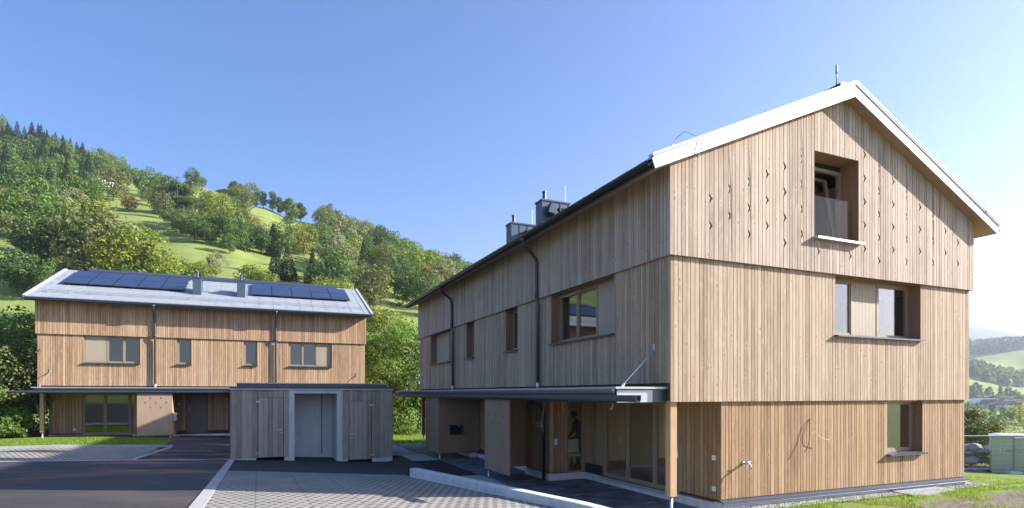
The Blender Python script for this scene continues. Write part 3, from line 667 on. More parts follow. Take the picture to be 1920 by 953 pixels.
    # ridge vent box
    rv=MB(MR); vh=P['vh']; rv.prism([(ridge-vh,zr(ridge-vh)+.005),(ridge-vh,zr(ridge-vh)+.17),(ridge-.08,zr(ridge)+.13),(ridge+.08,zr(ridge)+.13),(ridge+vh,zr(ridge-vh)+.17),(ridge+vh,zr(ridge-vh)+.005),(ridge,zr(ridge)+.005)],P['vent'][0],P['vent'][1])
    rv.build('ridge_vent','metal_dark',ro)
    # standing seams / sheet joints
    se=MB(MR); y=.1
    while y<Lg:
        se.mesh([(-.64,y,zr(-.64)+.001),(ridge-.6,y,zr(ridge-.6)+.001),(ridge-.6,y+.012,zr(ridge-.6)+.001),(-.64,y+.012,zr(-.64)+.001),(-.64,y,zr(-.64)+.012),(ridge-.6,y,zr(ridge-.6)+.012),(ridge-.6,y+.012,zr(ridge-.6)+.012),(-.64,y+.012,zr(-.64)+.012)],[(3,2,1,0),(4,5,6,7),(0,1,5,4),(1,2,6,5),(2,3,7,6),(3,0,4,7)])
        y+=.67
    se.build('sheet_seams','roof_sheet',ro)
    # snow guards
    for tt in (.15,.45) :
        sg_=MB(MR); sg_.tube([(tt,.1,zr(tt)+.13),(tt,Lg-.1,zr(tt)+.13)],.016,6); sg_.tube([(tt+.02,.1,zr(tt)+.07),(tt+.02,Lg-.1,zr(tt)+.07)],.012,6)
        y=.3
        while y<Lg: sg_.box(tt-.02,tt+.05,y,y+.03,zr(tt)-.02,zr(tt)+.15); y+=.85
        if tt<.3: sg_.build('snow_guard','zinc',ro)
    for yy in (.05,Lg-.05):
        for tt in (.9,1.9,2.9,3.9): hk=MB(MR); hk.box(tt,tt+.12,yy-.02,yy+.02,zr(tt),zr(tt)+.06); hk.build('roof_hook','zinc',ro)
    # solar panels
    for (y0,y1,t0,t1) in P['pv']:
        nc=5
        for i in range(nc):
            for j in range(2):
                a=y0+(y1-y0)*i/nc; b=y0+(y1-y0)*(i+1)/nc-.02; c=t0+(t1-t0)*j/2; d=t0+(t1-t0)*(j+1)/2-.02
                pn=MB(MR); h=.10
                V=[(c,a,zr(c)+h),(d,a,zr(d)+h),(d,b,zr(d)+h),(c,b,zr(c)+h)]; V2=[(x_,y_,z_+.035) for x_,y_,z_ in V]
                pn.mesh(V+V2,[(3,2,1,0),(4,5,6,7),(0,1,5,4),(1,2,6,5),(2,3,7,6),(3,0,4,7)],1)
                e_=.018; q=[(c+e_,a+e_),(d-e_,a+e_),(d-e_,b-e_),(c+e_,b-e_)]
                pn.mesh([(x_,y_,zr(x_)+h+.038) for x_,y_ in q],[(0,1,2,3)],0)
                pn.build('solar_panel',['solar_cells','black_box'],ro)
        rl=MB(MR)
        for tt in (t0+.3,t0+1.2,t1-1.2,t1-.3): rl.box(tt,tt+.05,y0,y1,zr(tt)+.01,zr(tt)+.09)
        rl.build('panel_rail','metal_dark',ro)
    # chimneys
    for (y0,y1,t0,t1,zt,kind) in P['chim']:
        ch=MB(MR); ch.box(t0,t1,y0,y1,zr(t0)-.25,zt,0)
        ch.box(t0-.03,t1+.03,y0-.03,y1+.03,zt,zt+.05,1)
        for q in (.33,.66):
            tq=t0+(t1-t0)*q; ch.box(tq-.012,tq+.012,y0-.016,y0-.001,zr(t0),zt-.01,1)
        for (tq,yq) in ((t0+.005,y0+.005),(t1-.03,y0+.005)): ch.box(tq-.012,tq+.02,y0-.014,y0-.001,zr(t0),zt-.01,1)
        co_=ch.build('chimney',['metal_blue','metal_dark'],ro)
    for (y0,y1,t0,t1,zt,kind) in P['chim']:
        fl_=MB(MR); fl_.tube([(t0+.2,(y0+y1)/2,zt+.05),(t0+.2,(y0+y1)/2,zt+.36)],.065,12); fl_.tube([(t0+.2,(y0+y1)/2,zt+.33),(t0+.2,(y0+y1)/2,zt+.38)],.078,12); fl_.build('flue','metal_dark',ro)
        lr=MB(MR); lr.tube([(t1-.1,y0+.1,zt+.02),(t1-.1,y0+.1,zt+.62)],.007,6); lr.build('lightning_rod','steel',ro)
        if kind<0: continue
        vt=MB(MR); vt.box(t0+.52,t0+.80,y0-.26,y0-.02,zt-.50,zt-.22,0); vt.box(t0+.56,t0+.76,y0-.265,y0-.261,zt-.46,zt-.26,1)
        vt.build('vent_cowl',['metal_dark','dark_gap'],ro)
        if kind:
            v2=MB(MR); v2.box(t0+.15,t0+.42,y0-.25,y0-.03,zt-.85,zt-.62,0); v2.box(t0+.10,t0+.45,y0-.30,y0-.02,zt-.88,zt-.86,1); v2.prism([(t0+.1,zt-.42),(t0+.5,zt-.50),(t0+.5,zt-.48),(t0+.2,zt-.12)],y0-.28,y0-.02,mat=1); v2.build('vent_box',['white_paint','metal_dark'],ro)
    # ---- downpipes
    for u in P['pipes']:
        for sgn in (0,):
            dp=MB(ML); path=[(u-.35 if right else u,-.70,eb+.07),(u-.33 if right else u,-.68,eb-.06),(u-.26 if right else u,-.60,eb-.16),(u-.12 if right else u,-.3,eb-.30),(u-.03,-.17,eb-.38),(u,-.135,eb-.50),(u,-.13,2.66),(u,-.125,2.56),(u,-.085,2.45),(u,-.085,.30)]
            dp.tube(path,.048,12); dp.tube([(u,-.13,2.78),(u,-.13,2.62)],.056,12)
            dp.tube([(path[0][0],-.70,eb+.06),(path[0][0],-.69,eb-.05)],[.10,.05],12)
            o=dp.build('downpipe','metal_dark',root,smooth=True)
            z_=MB(ML); z_.tube([(u,-.085,.12),(u,-.085,.31)],.056,12); z_.build('pipe_sleeve','zinc',o,smooth=True)
    return ML,MG,ro
HOUSE_R=empty('wooden_house',(A0.x,A0.y,0),ROTZ,'large three storey wooden house with open attic window in its gable, on the right','house')
def notches():
    N=[]
    cols={.88:(3.8,2),1.37:(4.05,2),1.88:(4.27,3),2.37:(4.5,3),2.87:(4.73,4),3.37:(4.97,4),5.35:(5.39,5),5.84:(5.16,5),6.34:(4.93,4),6.83:(4.7,4),7.32:(4.46,3),7.82:(4.24,3),8.31:(4.0,2),8.82:(3.77,2)}
    for x,(z,n) in cols.items():
        for k in range(n): N.append((x,z-.53*k))
    N+=[(3.87,3.06),(4.87,3.06),(4.37,3.06)]
    return [n for n in N if n!=(4.37,3.06)]
LR=18.5; WR=9.45
winR=[(1.9,4.86,1.32,2.62,[(1.9,2.97,'shutter'),(2.97,3.9,'glass'),(3.9,4.86,'glass')]),(7.07,7.97,1.32,2.62,[(7.07,7.97,'glass')]),
      (10.6,11.5,1.32,2.62,[(10.6,11.5,'glass')]),(13.65,16.57,1.32,2.62,[(13.65,14.6,'glass'),(14.6,16.57,'shutter')])]
winR[2]=(10.87,11.75,1.32,2.62,[(10.87,11.75,'glass')])
ATT=(3.78,5.18,3.37,5.22); G2=(4.52,7.49,1.30,2.62); GW=(6.37,7.68,-1.42,-.17)
PR=dict(dep=.24,vh=.16,right=True,dz=0,L=LR,W=WR,slope=.452,seed=11,mats=('clad_upper','clad_mid','clad_low'),wins=winR,g_up_holes=[ATT],g_mid_holes=[(G2[0],G2[1],G2[2],2.8)],g_low_holes=[(GW[0],GW[1],GW[2],.1)],
  notch=notches(),rooms=(5.6,9.3,12.9),gf=dict(door0=1.35,door1=4.42,blk=5.3,perp=(6.85,0),doors=[(7.35,8.35),(10.15,11.15)],screen=(5.14,6.9),cells=[(1.35,2.27,),(2.27,3.35),(3.35,4.42)]),
  vent=(-.1,LR-.3),pv=[],chim=[(7.8,8.26,1.2,2.2,6.2,1),(10.5,10.96,1.3,2.3,6.2,0)],pipes=(5.5,13.12))
MLR,MGR,ROOF_R=build_house(HOUSE_R,PR)
window(HOUSE_R,MGR,G2[0],G2[1],G2[2],G2[3],.28,[(4.52,5.44,'glass'),(5.44,6.33,'shutter'),(6.33,7.49,'glass')])
window(HOUSE_R,MGR,GW[0],GW[1],GW[2],GW[3],.30,[(6.37,7.68,'glass')],front=.1,proud=.08)
# attic window: frame, tilted sash, glass balustrade
mb=MB(MGR); u0,u1,z0,z1=ATT; dp=.36
mb.box(u0-.02,u0+.004,-.04,dp+.1,z0-.02,z1+.02,1); mb.box(u1-.004,u1+.02,-.04,dp+.1,z0-.02,z1+.02,1); mb.box(u0+.004,u1-.004,-.04,dp+.1,z1-.004,z1+.02,1); mb.box(u0+.004,u1-.004,-.04,dp+.1,z0-.02,z0+.004,1)
mb.box(u0+.005,u0+.07,dp,dp+.08,z0+.005,z1-.12); mb.box(u1-.07,u1-.005,dp,dp+.08,z0+.005,z1-.12); mb.box(u0+.07,u1-.07,dp,dp+.08,z1-.19,z1-.12); mb.box(u0+.07,u1-.07,dp,dp+.08,z0+.005,z0+.07)
mb.box(u0+.01,u1-.01,dp+.02,dp+.06,z1-.118,z1-.006,2)
aw=mb.build('window',['frame_wood','reveal_wood','dark_gap'],HOUSE_R); aw['label']='tall attic window in the gable with its sash tilted inwards'
def tiltm(u,d,z): k=(z-z0)/(z1-z0); return MGR(u,d+.30*k,z)
sb=MB(tiltm); a,b,c,d=u0+.08,u1-.10,z0+.07,z1-.2
sb.box(a,a+.075,dp+.03,dp+.09,c,d); sb.box(b-.075,b,dp+.03,dp+.09,c,d); sb.box(a+.075,b-.075,dp+.03,dp+.09,d-.075,d); sb.box(a+.075,b-.075,dp+.03,dp+.09,c,c+.075)
sb.build('sash','frame_wood',aw); sb=MB(tiltm); sb.box(a+.07,b-.07,dp+.05,dp+.065,c+.07,d-.07); sb.build('pane','glass',aw)
sb=MB(MGR); sb.box(u0+.02,u1-.02,.06,.072,z0+.03,z0+.95); sb.build('balustrade','glass_clear',aw)
sb=MB(MGR); sb.mesh([(u0-.04,-.20,z0-.06),(u1+.04,-.20,z0-.06),(u1+.04,dp,z0-.004),(u0-.04,dp,z0-.004),(u0-.04,-.20,z0-.01),(u1+.04,-.20,z0-.01),(u1+.04,dp,z0+.02),(u0-.04,dp,z0+.02)],[(3,2,1,0),(4,5,6,7),(0,1,5,4),(1,2,6,5),(2,3,7,6),(3,0,4,7)]); sb.build('sill','metal_light',aw)
# attic room so that the open window looks into a dim space
mb=MB(MGR); mb.box(3.0,3.06,.2,4,2.9,5.1); mb.box(5.9,5.96,.2,4,2.9,5.1); mb.box(3.0,5.9,4,4.05,2.9,5.1); mb.box(3.,5.95,.2,4.,5.60,5.64,1); mb.build('attic_room',['plaster','soffit_wood'],HOUSE_R)
# sockets, tap, lower downpipe, aerial
for z in (-1.35,-1.98): mb=MB(MLR); mb.box(.20,.30,1.285,1.305,z-.0,z+.10); mb.build('socket','white_paint',HOUSE_R)
mb=MB(MGR); mb.box(.02,.10,5.25,5.29,-1.42,-1.24); 
mb=MB(MLR); mb.box(5.27,5.296,.32,.40,-1.42,-1.25); mb.build('light_switch','white_paint',HOUSE_R)
mb=MB(MGR); mb.tube([(1.89,.07,-1.42),(1.89,-.10,-1.42)],.022,10); mb.tube([(1.89,-.05,-1.42),(1.89,-.13,-1.43),(1.90,-.15,-1.52)],.014,8); mb.tube([(1.83,-.06,-1.39),(1.96,-.06,-1.38)],.012,8); mb.tube([(1.89,.068,-1.42),(1.89,.05,-1.42)],.04,12); mb.build('water_tap','steel',HOUSE_R,smooth=True)
mb=MB(MLR); mb.tube([(5.44,-.30,-.16),(5.44,-.25,-.3),(5.44,.02,-.42),(5.44,.06,-.55),(5.44,.06,-2.45)],.045,12); o=mb.build('downpipe','gutter_dark',HOUSE_R,smooth=True)
zc=lambda t:4.27+(4.08+.452*(4.725+.57)+.265-4.27)*(min(t,WR-t)+.66)/(WR/2+.66)
mb=MB(MGR); mb.tube([(4.60,.03,6.85),(4.60,.03,7.30)],.014,8); mb.tube([(4.60,.03,7.08),(4.60,.03,7.28)],.024,8); mb.build('aerial','metal_white',ROOF_R,smooth=True)
for tt in (.25,9.35):
    mb=MB(MGR)
    x=tt; mb.tube([(x-.3,-.2,zc(x)+.05),(x-.15,-.3,zc(x)+.18),(x+.1,-.32,zc(x)+.12),(x+.18,-.37,zc(x)-.05),(x+.1,-.365,zc(x)-.3)],.007,6); mb.tube([(x+.1,-.1,zc(x)+.10),(x+.3,.1,zc(x)+.24)],.02,6)
    mb.build('lightning_conductor','zinc',ROOF_R)
# left house
TH2=R(66.8); A2=Vector((-22.086,27,0))
HOUSE_L=empty('wooden_house',(A2.x,A2.y,.12),math.pi/2-TH2,'low wide wooden house with solar panels on its pale roof, on the left','house')
LL=14.95; WL=10.7
winL=[(1.79,4.08,1.30,2.62,[(1.79,2.70,'shutter'),(2.70,3.38,'glass'),(3.38,4.08,'glass')]),(5.66,6.30,1.30,2.62,[(5.66,6.30,'glass')]),(8.72,9.37,1.30,2.62,[(8.72,9.37,'glass')]),
      (10.92,13.16,1.30,2.62,[(10.92,11.62,'glass'),(11.62,12.34,'glass'),(12.34,13.16,'shutter')])]
PL=dict(dep=.09,vh=.55,right=False,dz=.17,L=LL,W=WL,slope=.385,seed=5,mats=('clad_warm','clad_warm','clad_low'),wins=winL,g_up_holes=[],g_mid_holes=[],g_low_holes=[],notch=[],rooms=(4.6,7.5,10.3),
  gf=dict(door0=1.42,door1=3.74,blk=3.78,perp=(5.55,0),doors=[(6.0,7.0),(7.95,8.95)],screen=(4.14,5.6),cells=[(1.42,2.36),(2.36,3.41),(3.41,3.74)]),
  vent=(.85,LL-1.0),pv=[(.45,5.8,1.75,4.75),(9.05,14.4,1.75,4.55)],chim=[(6.24,6.62,1.35,2.4,5.95,-1),(8.36,8.74,1.35,2.4,5.95,-1)],pipes=(4.73,10.28))
MLL,MGL,ROOF_L=build_house(HOUSE_L,PL)
mb=MB(MLL); mb.box(1.05,1.15,1.285,1.305,-2.0,-1.9); mb.build('socket','white_paint',HOUSE_L)
mb=MB(MLL); mb.box(5.66,5.72,.475,.495,-.78,-.66); mb.tube([(5.69,.48,-1.2),(5.69,.495,-1.2)],.03,10); mb.build('doorbell','white_paint',HOUSE_L)
# ------------------------------------------------------------ shed
SH=empty('storage_shed',tuple(site(-5.25,13,-2.45)),ROTZ,'grey wooden storage shed with two doors and a concrete alcove between them','shed')
zo=2.45; SX=5.25
MS=lambda u,d,z:(u+SX,d,z+zo)
mb=MB(MS); rng=random.Random(3)
D1=(-7.15,-6.33,-3,-.13); D2=(-4.10,-3.28,-3,-.28)
cladding(mb,-7.98,-6.16,-2.22,.13,[D1],-.03,.025,(.15,.19),.009,rng)
mb.map=lambda u,d,z:MS(-7.98+d,u,z); cladding(mb,0,3.2,-2.3,.13,[],-.03,.025,(.15,.19),.009,rng)
mb.build('cladding','clad_grey',SH); mb=MB(MS); cladding(mb,-4.32,-2.51,-2.40,.13,[D2],-.03,.025,(.15,.19),.009,rng)
mb.map=lambda u,d,z:MS(-2.51-d,u,z); cladding(mb,0,3.2,-2.4,.13,[],-.03,.025,(.15,.19),.009,rng)
sw=mb.build('cladding','clad_grey',SH)
mb=MB(MS)
mb.box(-7.98,-7.2,.0,.12,-2.35,.13); mb.box(-6.3,-6.16,.0,.12,-2.45,.13); mb.box(-4.32,-4.13,0,.12,-2.5,.13); mb.box(-3.25,-2.51,0,.12,-2.8,.13)
mb.box(-7.97,-7.22,-.035,.1,-2.5,-2.24,1); mb.box(-3.26,-2.51,-.04,.1,-2.9,-2.41,1)
mb.box(-7.98,-7.86,.12,3.2,-2.5,.13); mb.box(-2.63,-2.51,.12,3.2,-2.9,.13); mb.box(-7.86,-2.63,3.08,3.2,-2.9,.13)
# alcove: two fins, lintel, three inner walls
mb.box(-6.155,-5.97,-.05,2.05,-2.9,.12,1); mb.box(-4.52,-4.325,-.05,2.05,-2.95,.12,1); mb.box(-5.97,-4.52,-.05,.25,0,.12,1)
mb.box(-5.97,-4.52,1.35,1.5,-2.9,.12,1); mb.box(-5.97,-4.52,.25,1.35,.05,.12,1)
mb.box(-4.93,-4.90,1.342,1.349,-2.3,-.02,2)
for zz in (-.55,): mb.box(-5.972,-5.971,-.05,.0,zz,zz+.01,2)
mb.build('concrete_walls',['concrete','concrete_pale','dark_gap'],SH)
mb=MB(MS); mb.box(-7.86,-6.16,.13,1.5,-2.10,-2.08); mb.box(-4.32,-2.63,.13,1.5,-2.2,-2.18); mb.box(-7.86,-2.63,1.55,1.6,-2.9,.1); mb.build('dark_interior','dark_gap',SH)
for (a,b,z0,z1,hs) in ((-7.14,-6.34,-2.21,-.14,1),(-4.09,-3.29,-2.43,-.29,0)):
    mb=MB(MS); cladding(mb,a,b,z0,z1,[],-.034,.03,(.15,.19),.009,rng); d_=mb.build('shed_door','clad_grey',SH)
    hx=b-.06 if hs else a+.06; dr=-1 if hs else 1; hz=z0+.95
    h=MB(MS); h.tube([(hx,-.035,hz),(hx,-.09,hz),(hx+dr*.14,-.09,hz)],.011,8); h.box(hx-.02,hx+.02,-.045,-.036,hz-.03,hz+.03); h.tube([(hx,-.036,hz-.12),(hx,-.05,hz-.12)],.02,10); h.build('handle','steel',d_)
    for zz in (z0+.15,z1-.14):
        k=MB(MS); x=a-.01 if hs else b+.01; k.box(x-.06,x+.06,-.048,-.036,zz-.02,zz+.02); k.tube([(x,-.052,zz-.03),(x,-.052,zz+.03)],.014,8); k.build('hinge','steel',d_)
mb=MB(MS); mb.box(-8.03,-2.46,-.08,3.3,.131,.165,0); mb.box(-8.03,-2.46,-.075,3.3,.166,.215,1); mb.box(-7.82,-2.66,.25,3.1,.216,.345,1); mb.box(-7.84,-2.64,.235,3.12,.346,.375,2)
mb.build('shed_roof',['metal_light','metal_dark','metal_light'],SH)
GR=empty('drain_grate',tuple(site(-8.95,12.82,G0(-8.95,12.82)+.036)),ROTZ,'narrow slotted steel drain grate in the asphalt at the shed corner','drain')
mb=MB(); mb.box(-.75,.75,-.09,-.075,0,.012); mb.box(-.75,.75,.075,.09,0,.012)
for k in range(31): mb.box(-.75+k*.05-.008,-.75+k*.05+.008,-.075,.075,0,.010)
mb.build('grating','mesh_steel',GR); mb=MB(); mb.box(-.74,.74,-.074,.074,-.02,.001); mb.build('channel','dark_gap',GR)
# ------------------------------------------------------------ retaining kerb wall
mb=MB(); n=30; p=Vector((-3.56,5.94)); q=Vector((-1.75,-6.0)); V=[]
d=(q-p).normalized(); nn=Vector((-d.y,d.x))*.21
for i in range(n+1):
    c=p+(q-p)*i/n; zt=-1.955-.115+ .056*(5.94-c.y)*.72+.10*0
    zt=G0(c.x,c.y)+.26-.012*(5.94-c.y)
    for off,zz in ((0,-3),(0,zt),(1,zt),(1,-3)):
        x=c+nn*off; V.append((x.x,x.y,zz+EYE))
F=[(i*4+k,i*4+(k+1)%4,i*4+4+(k+1)%4,i*4+4+k) for i in range(n) for k in range(4)]+[(0,1,2,3),(n*4+3,n*4+2,n*4+1,n*4)]
mb.mesh(V,F); o=mb.build('kerb_wall','concrete_pale',bevel=.012); o.location=(A0.x,A0.y,0); o.rotation_euler=(0,0,ROTZ)
tag(o,'long low concrete kerb wall between the grid pavers and the terrace','low wall')
# ------------------------------------------------------------ hanging cables
def cable(pts,mat,label,Mp,r=.006,name='cable'):
    # smooth Catmull-Rom through the points
    P=[Vector(p) for p in pts]; out=[]
    for i in range(len(P)-1):
        a=P[max(i-1,0)];b=P[i];c=P[i+1];d=P[min(i+2,len(P)-1)]
        for k in range(6):
            t=k/6; out.append(.5*((2*b)+(c-a)*t+(2*a-5*b+4*c-d)*t*t+(3*b-a-3*c+d)*t**3))
    out.append(P[-1])
    mb=MB(Mp); mb.tube([tuple(v) for v in out],r,6); o=mb.build(name,mat,smooth=True)
    o.location=(A0.x,A0.y,0); o.rotation_euler=(0,0,ROTZ); tag(o,label,'cable'); return o
cable([(5.1,-.05,-.17),(5.3,-.02,-.45),(5.42,0,-.78),(5.55,-.03,-.92),(5.62,-.05,-.82),(5.45,-.06,-.80),(5.32,-.05,-.93),(5.38,-.04,-.72),(5.30,-.02,-1.05)],'rope','pale cable looped in a knot round the lower downpipe',MLR,.007)
cable([(3.1,-.6,-.17),(3.15,-.6,-.3),(3.05,-.6,-.42)],'rope','short pale cable end hanging below the canopy in front of the terrace doors',MLR,.007)
cable([(1.2,-.5,-.17),(1.2,-.5,-.27),(1.26,-.5,-.33),(1.27,-.5,-.27)],'rope','short curled cable end hanging below the canopy near the corner post',MLR,.007)
cable([(3.80,.06,-.55),(3.72,.0,-.70),(3.68,-.03,-.95),(3.60,-.06,-1.12),(3.50,-.05,-1.25)],'cable_dark','dark loose cable sticking out of the lower gable boards',MGR,.008)
cable([(3.80,.06,-.57),(3.83,-.02,-.80),(3.98,-.06,-.95),(4.25,-.06,-1.02)],'rope','pale loose cable end beside the dark one on the lower gable',MGR,.006)
cable([(4.7,.15,2.55),(4.2,.12,2.50),(3.6,.14,2.57)],'rope','pale cable sagging under the head of the large front window',MLR,.008)
# ------------------------------------------------------------ person behind the side window
def skinned(name,verts,edges,radii,mat,parent=None,sub=2,root=0):
    me=bpy.data.meshes.new(name); me.from_pydata(verts,edges,[]); o=bpy.data.objects.new(name,me); C.objects.link(o); me.materials.append(M(mat))
    o.modifiers.new('skin','SKIN')
    for i,v in enumerate(me.skin_vertices[0].data): v.radius=(radii[i],radii[i]) if not isinstance(radii[i],tuple) else radii[i]; v.use_root=(i==root)
    sm=o.modifiers.new('sub','SUBSURF'); sm.levels=sub; sm.render_levels=sub
    if parent: o.parent=parent
    return o
pz=-2.21+EYE
PE=bpy.data.objects.new('person',None)
def pm(t,s,z): return (t,s,z)
# local frame: origin at the feet; x along the gable direction, y away from the glass
V=[(0,0,.93),(-.02,0,1.10),(-.06,0,1.27),(-.10,0,1.36),(-.13,0,1.42),   # pelvis..neck base
   (-.08,-.19,1.33),(-.12,-.22,1.08),(-.30,-.16,.93),(-.37,-.14,.90),(-.42,-.13,.885),   # near arm
   (-.08,.19,1.33),(-.13,.22,1.07),(-.30,.17,.92),(-.37,.15,.90),(-.42,.14,.885),
   (0,-.10,.88),(-.02,-.11,.50),(.03,-.11,.09),(-.12,-.12,.04),
   (0,.10,.88),(-.05,.11,.50),(-.02,.11,.09),(-.17,.12,.04),(-.16,0,1.49)]
E=[(0,1),(1,2),(2,3),(3,4),(2,5),(5,6),(6,7),(7,8),(8,9),(2,10),(10,11),(11,12),(12,13),(13,14),(0,15),(15,16),(16,17),(17,18),(0,19),(19,20),(20,21),(21,22),(4,23)]
RD=[(.15,.12),(.145,.11),(.16,.12),(.09,.08),.055,.07,.048,.038,.028,.03,.07,.048,.038,.028,.03,.095,.068,.045,.04,.095,.068,.045,.04,.05]
body=skinned('person',V,E,RD,'shirt'); body.location=tuple(site(1.56,6.0,0)); body.location.z=pz; body.rotation_euler=(0,0,ROTZ)
tag(body,'person in dark clothes bending over a white box behind the narrow terrace window','person')
bm=bmesh.new(); bmesh.ops.create_uvsphere(bm,u_segments=20,v_segments=14,radius=1)
for v in bm.verts:
    x,y,z=v.co; x*=.098;y*=.078;z*=.122
    if x<-.05 and z<-.02: x-=.012*(1-abs(y)/.08); 
    if x<-.08 and abs(y)<.02 and -.03<z<.02: x-=.025
    v.co=(x,y,z)
me=bpy.data.meshes.new('head'); bm.to_mesh(me); bm.free(); me.materials.append(M('skin')); me.polygons.foreach_set('use_smooth',[True]*len(me.polygons))
hd=bpy.data.objects.new('head',me); C.objects.link(hd); hd.parent=body; hd.location=(-.21,0,1.57); hd.rotation_euler=(0,R(-32),0)
bm=bmesh.new(); bmesh.ops.create_uvsphere(bm,u_segments=20,v_segments=14,radius=1)
for v in bm.verts:
    x,y,z=v.co; v.co=(x*.106+.012,y*.086,z*.125+.014)
bmesh.ops.delete(bm,geom=[v for v in bm.verts if v.co.z<-.03 or (v.co.x<-.055 and v.co.z<.06)],context='VERTS')
me=bpy.data.meshes.new('hair'); bm.to_mesh(me); bm.free(); me.materials.append(M('hair')); hr=bpy.data.objects.new('hair',me); C.objects.link(hr); hr.parent=body; hr.location=hd.location; hr.rotation_euler=hd.rotation_euler
for sg in (-1,1):
    hn=MB()
    for k in range(5):
        a=(k-2)*.017; ln=(.055,.072,.08,.074,.04)[k]; bx=-.43 if k<4 else -.40
        hn.tube([(bx,sg*.135+a*1.0,.885),(bx-ln*.5,sg*.135+a*1.15,.875),(bx-ln*.85,sg*.135+a*1.1,.845)],[.010,.009,.006],6)
    hn.tube([(-.37,sg*.135,.895),(-.44,sg*.135,.885)],[.026,.034],8); hn.build('hand','skin',body,smooth=True)
bt=empty('carton',tuple(site(1.22,6.0,0)),ROTZ,'white carton with a green band standing on a small table behind the terrace window','box'); bt.location.z=pz+.43
mb=MB(); mb.box(-.20,.16,-.2,.2,0,.42,0); mb.box(-.203,.163,-.203,.203,.02,.09,1); mb.box(-.21,.17,-.21,.21,.421,.445,0); mb.build('carton_body',['box_white','box_green'],bt)
tb=empty('work_table',tuple(site(1.22,6.0,0)),ROTZ,'low white work table under the carton behind the terrace window','table'); tb.location.z=pz
mb=MB(); mb.box(-.26,.20,-.26,.26,.40,.43); mb.build('tabletop','box_white',tb)
for a in (-.23,.17):
    for b_ in (-.23,.23): mb=MB(); mb.box(a-.02,a+.02,b_-.02,b_+.02,0,.399); mb.build('leg','metal_dark',tb)
# ------------------------------------------------------------ right background: rocks, fence, container
rk=[]
rng=random.Random(8)
for k in range(3):
    bm=bmesh.new(); bmesh.ops.create_icosphere(bm,subdivisions=3,radius=.5)
    for v in bm.verts:
        n=mnoise.noise(v.co*2.2+Vector((k*7,0,0)))*.35; c=v.co*(1+n); c.x*=1.35; c.z*=.7; 
        for ax in (Vector((.7,.3,.6)),Vector((-.5,.6,.5)),Vector((.1,-.8,.4))):
            ax=ax.normalized(); dd_=c.dot(ax)
            if dd_>.36: c-=ax*(dd_-.36)
        v.co=c
    me=bpy.data.meshes.new('rock'); bm.to_mesh(me); bm.free(); me.materials.append(M('rock' if k<2 else 'rock_dark')); rk.append(me)
def gz(X,Y): return HZ(X,Y)+EYE
nr=0
for layer,(n,z0) in enumerate(((26,0),(22,.45),(17,.9),(10,1.3))):
    for i in range(n):
        X=25.2+(i+.5*(layer%2))*(5.6-layer*.35)/n+rng.uniform(-.1,.1)+layer*.1; Y=34.2+rng.uniform(-.3,.5)+layer*.35
        o=bpy.data.objects.new('rock',rng.choice(rk)); C.objects.link(o); s_=rng.uniform(.35,.75)
        o.location=(X,Y,gz(X,Y)+z0+.15+rng.uniform(-.05,.1)); o.scale=(s_*1.25,s_,s_*rng.uniform(.7,1)); o.rotation_euler=(rng.uniform(-.3,.3),rng.uniform(-.3,.3),rng.uniform(0,6))
        tag(o,'grey boulder in the loose rock pile beyond the lawn','rock','boulders of the rock pile beside the green container')
# container
CX,CY=27.45,33.2; cz=gz(28.5,33.2)
ct=empty('site_container',(CX,CY,cz),R(-36),'pale green site container with white lid and a printed notice behind the mesh fence','container')
mb=MB(); mb.box(0,3.2,0,2.0,.02,2.05); 
for k in range(12): x=.12+k*.26; mb.box(x,x+.05,-.015,-.001,.1,1.95)
mb.build('container_body','container_green',ct)
mb=MB(); mb.prism([(-.06,2.051),(3.26,2.051),(3.26,2.12),(2.9,2.20),(.25,2.20),(-.06,2.12)],-.06,2.06); mb.build('lid','roof_pale',ct)
mb=MB(); mb.box(.35,1.75,-.03,-.018,1.15,1.52,0)
rr=random.Random(2)
for row,z in enumerate((1.40,1.33,1.25)):
    x=.42
    while x<1.62:
        l=rr.uniform(.02,.07); mb.box(x,x+l,-.033,-.0305,z,z+.028+.012*(row==2),1); x+=l+.018+(rr.random()<.2)*.05
mb.build('notice',['sign_white','sign_ink'],ct)
def fence_panel(x,y,rz,label):
    z=gz(x,y); r_=empty('mesh_fence_panel',(x,y,z),rz,label,'fence','mobile steel mesh fence panels beyond the lawn')
    f=MB()
    for pth in (((0,0,.05),(0,0,2.0)),((3.4,0,.05),(3.4,0,2.0)),((0,0,1.98),(3.4,0,1.98)),((0,0,.15),(3.4,0,.15))): f.tube(pth,.03,8)
    f.build('fence_frame','mesh_steel',r_)
    w_=MB(); xx=.12
    while xx<3.35: w_.tube([(xx,0,.15),(xx,0,1.98)],.004,4); xx+=.12
    for zz in np.arange(.35,1.95,.26): w_.tube([(0,0,float(zz)),(3.4,0,float(zz))],.006,4)
    w_.build('wire_mesh','mesh_steel',r_)
    b_=MB(); b_.box(-.35,.35,-.12,.12,0,.14); b_.build('fence_foot','concrete',r_)
fence_panel(24.35,32.0,R(2),'steel mesh fence panel in front of the rock pile'); fence_panel(27.8,32.1,R(2),'steel mesh fence panel in front of the green container')
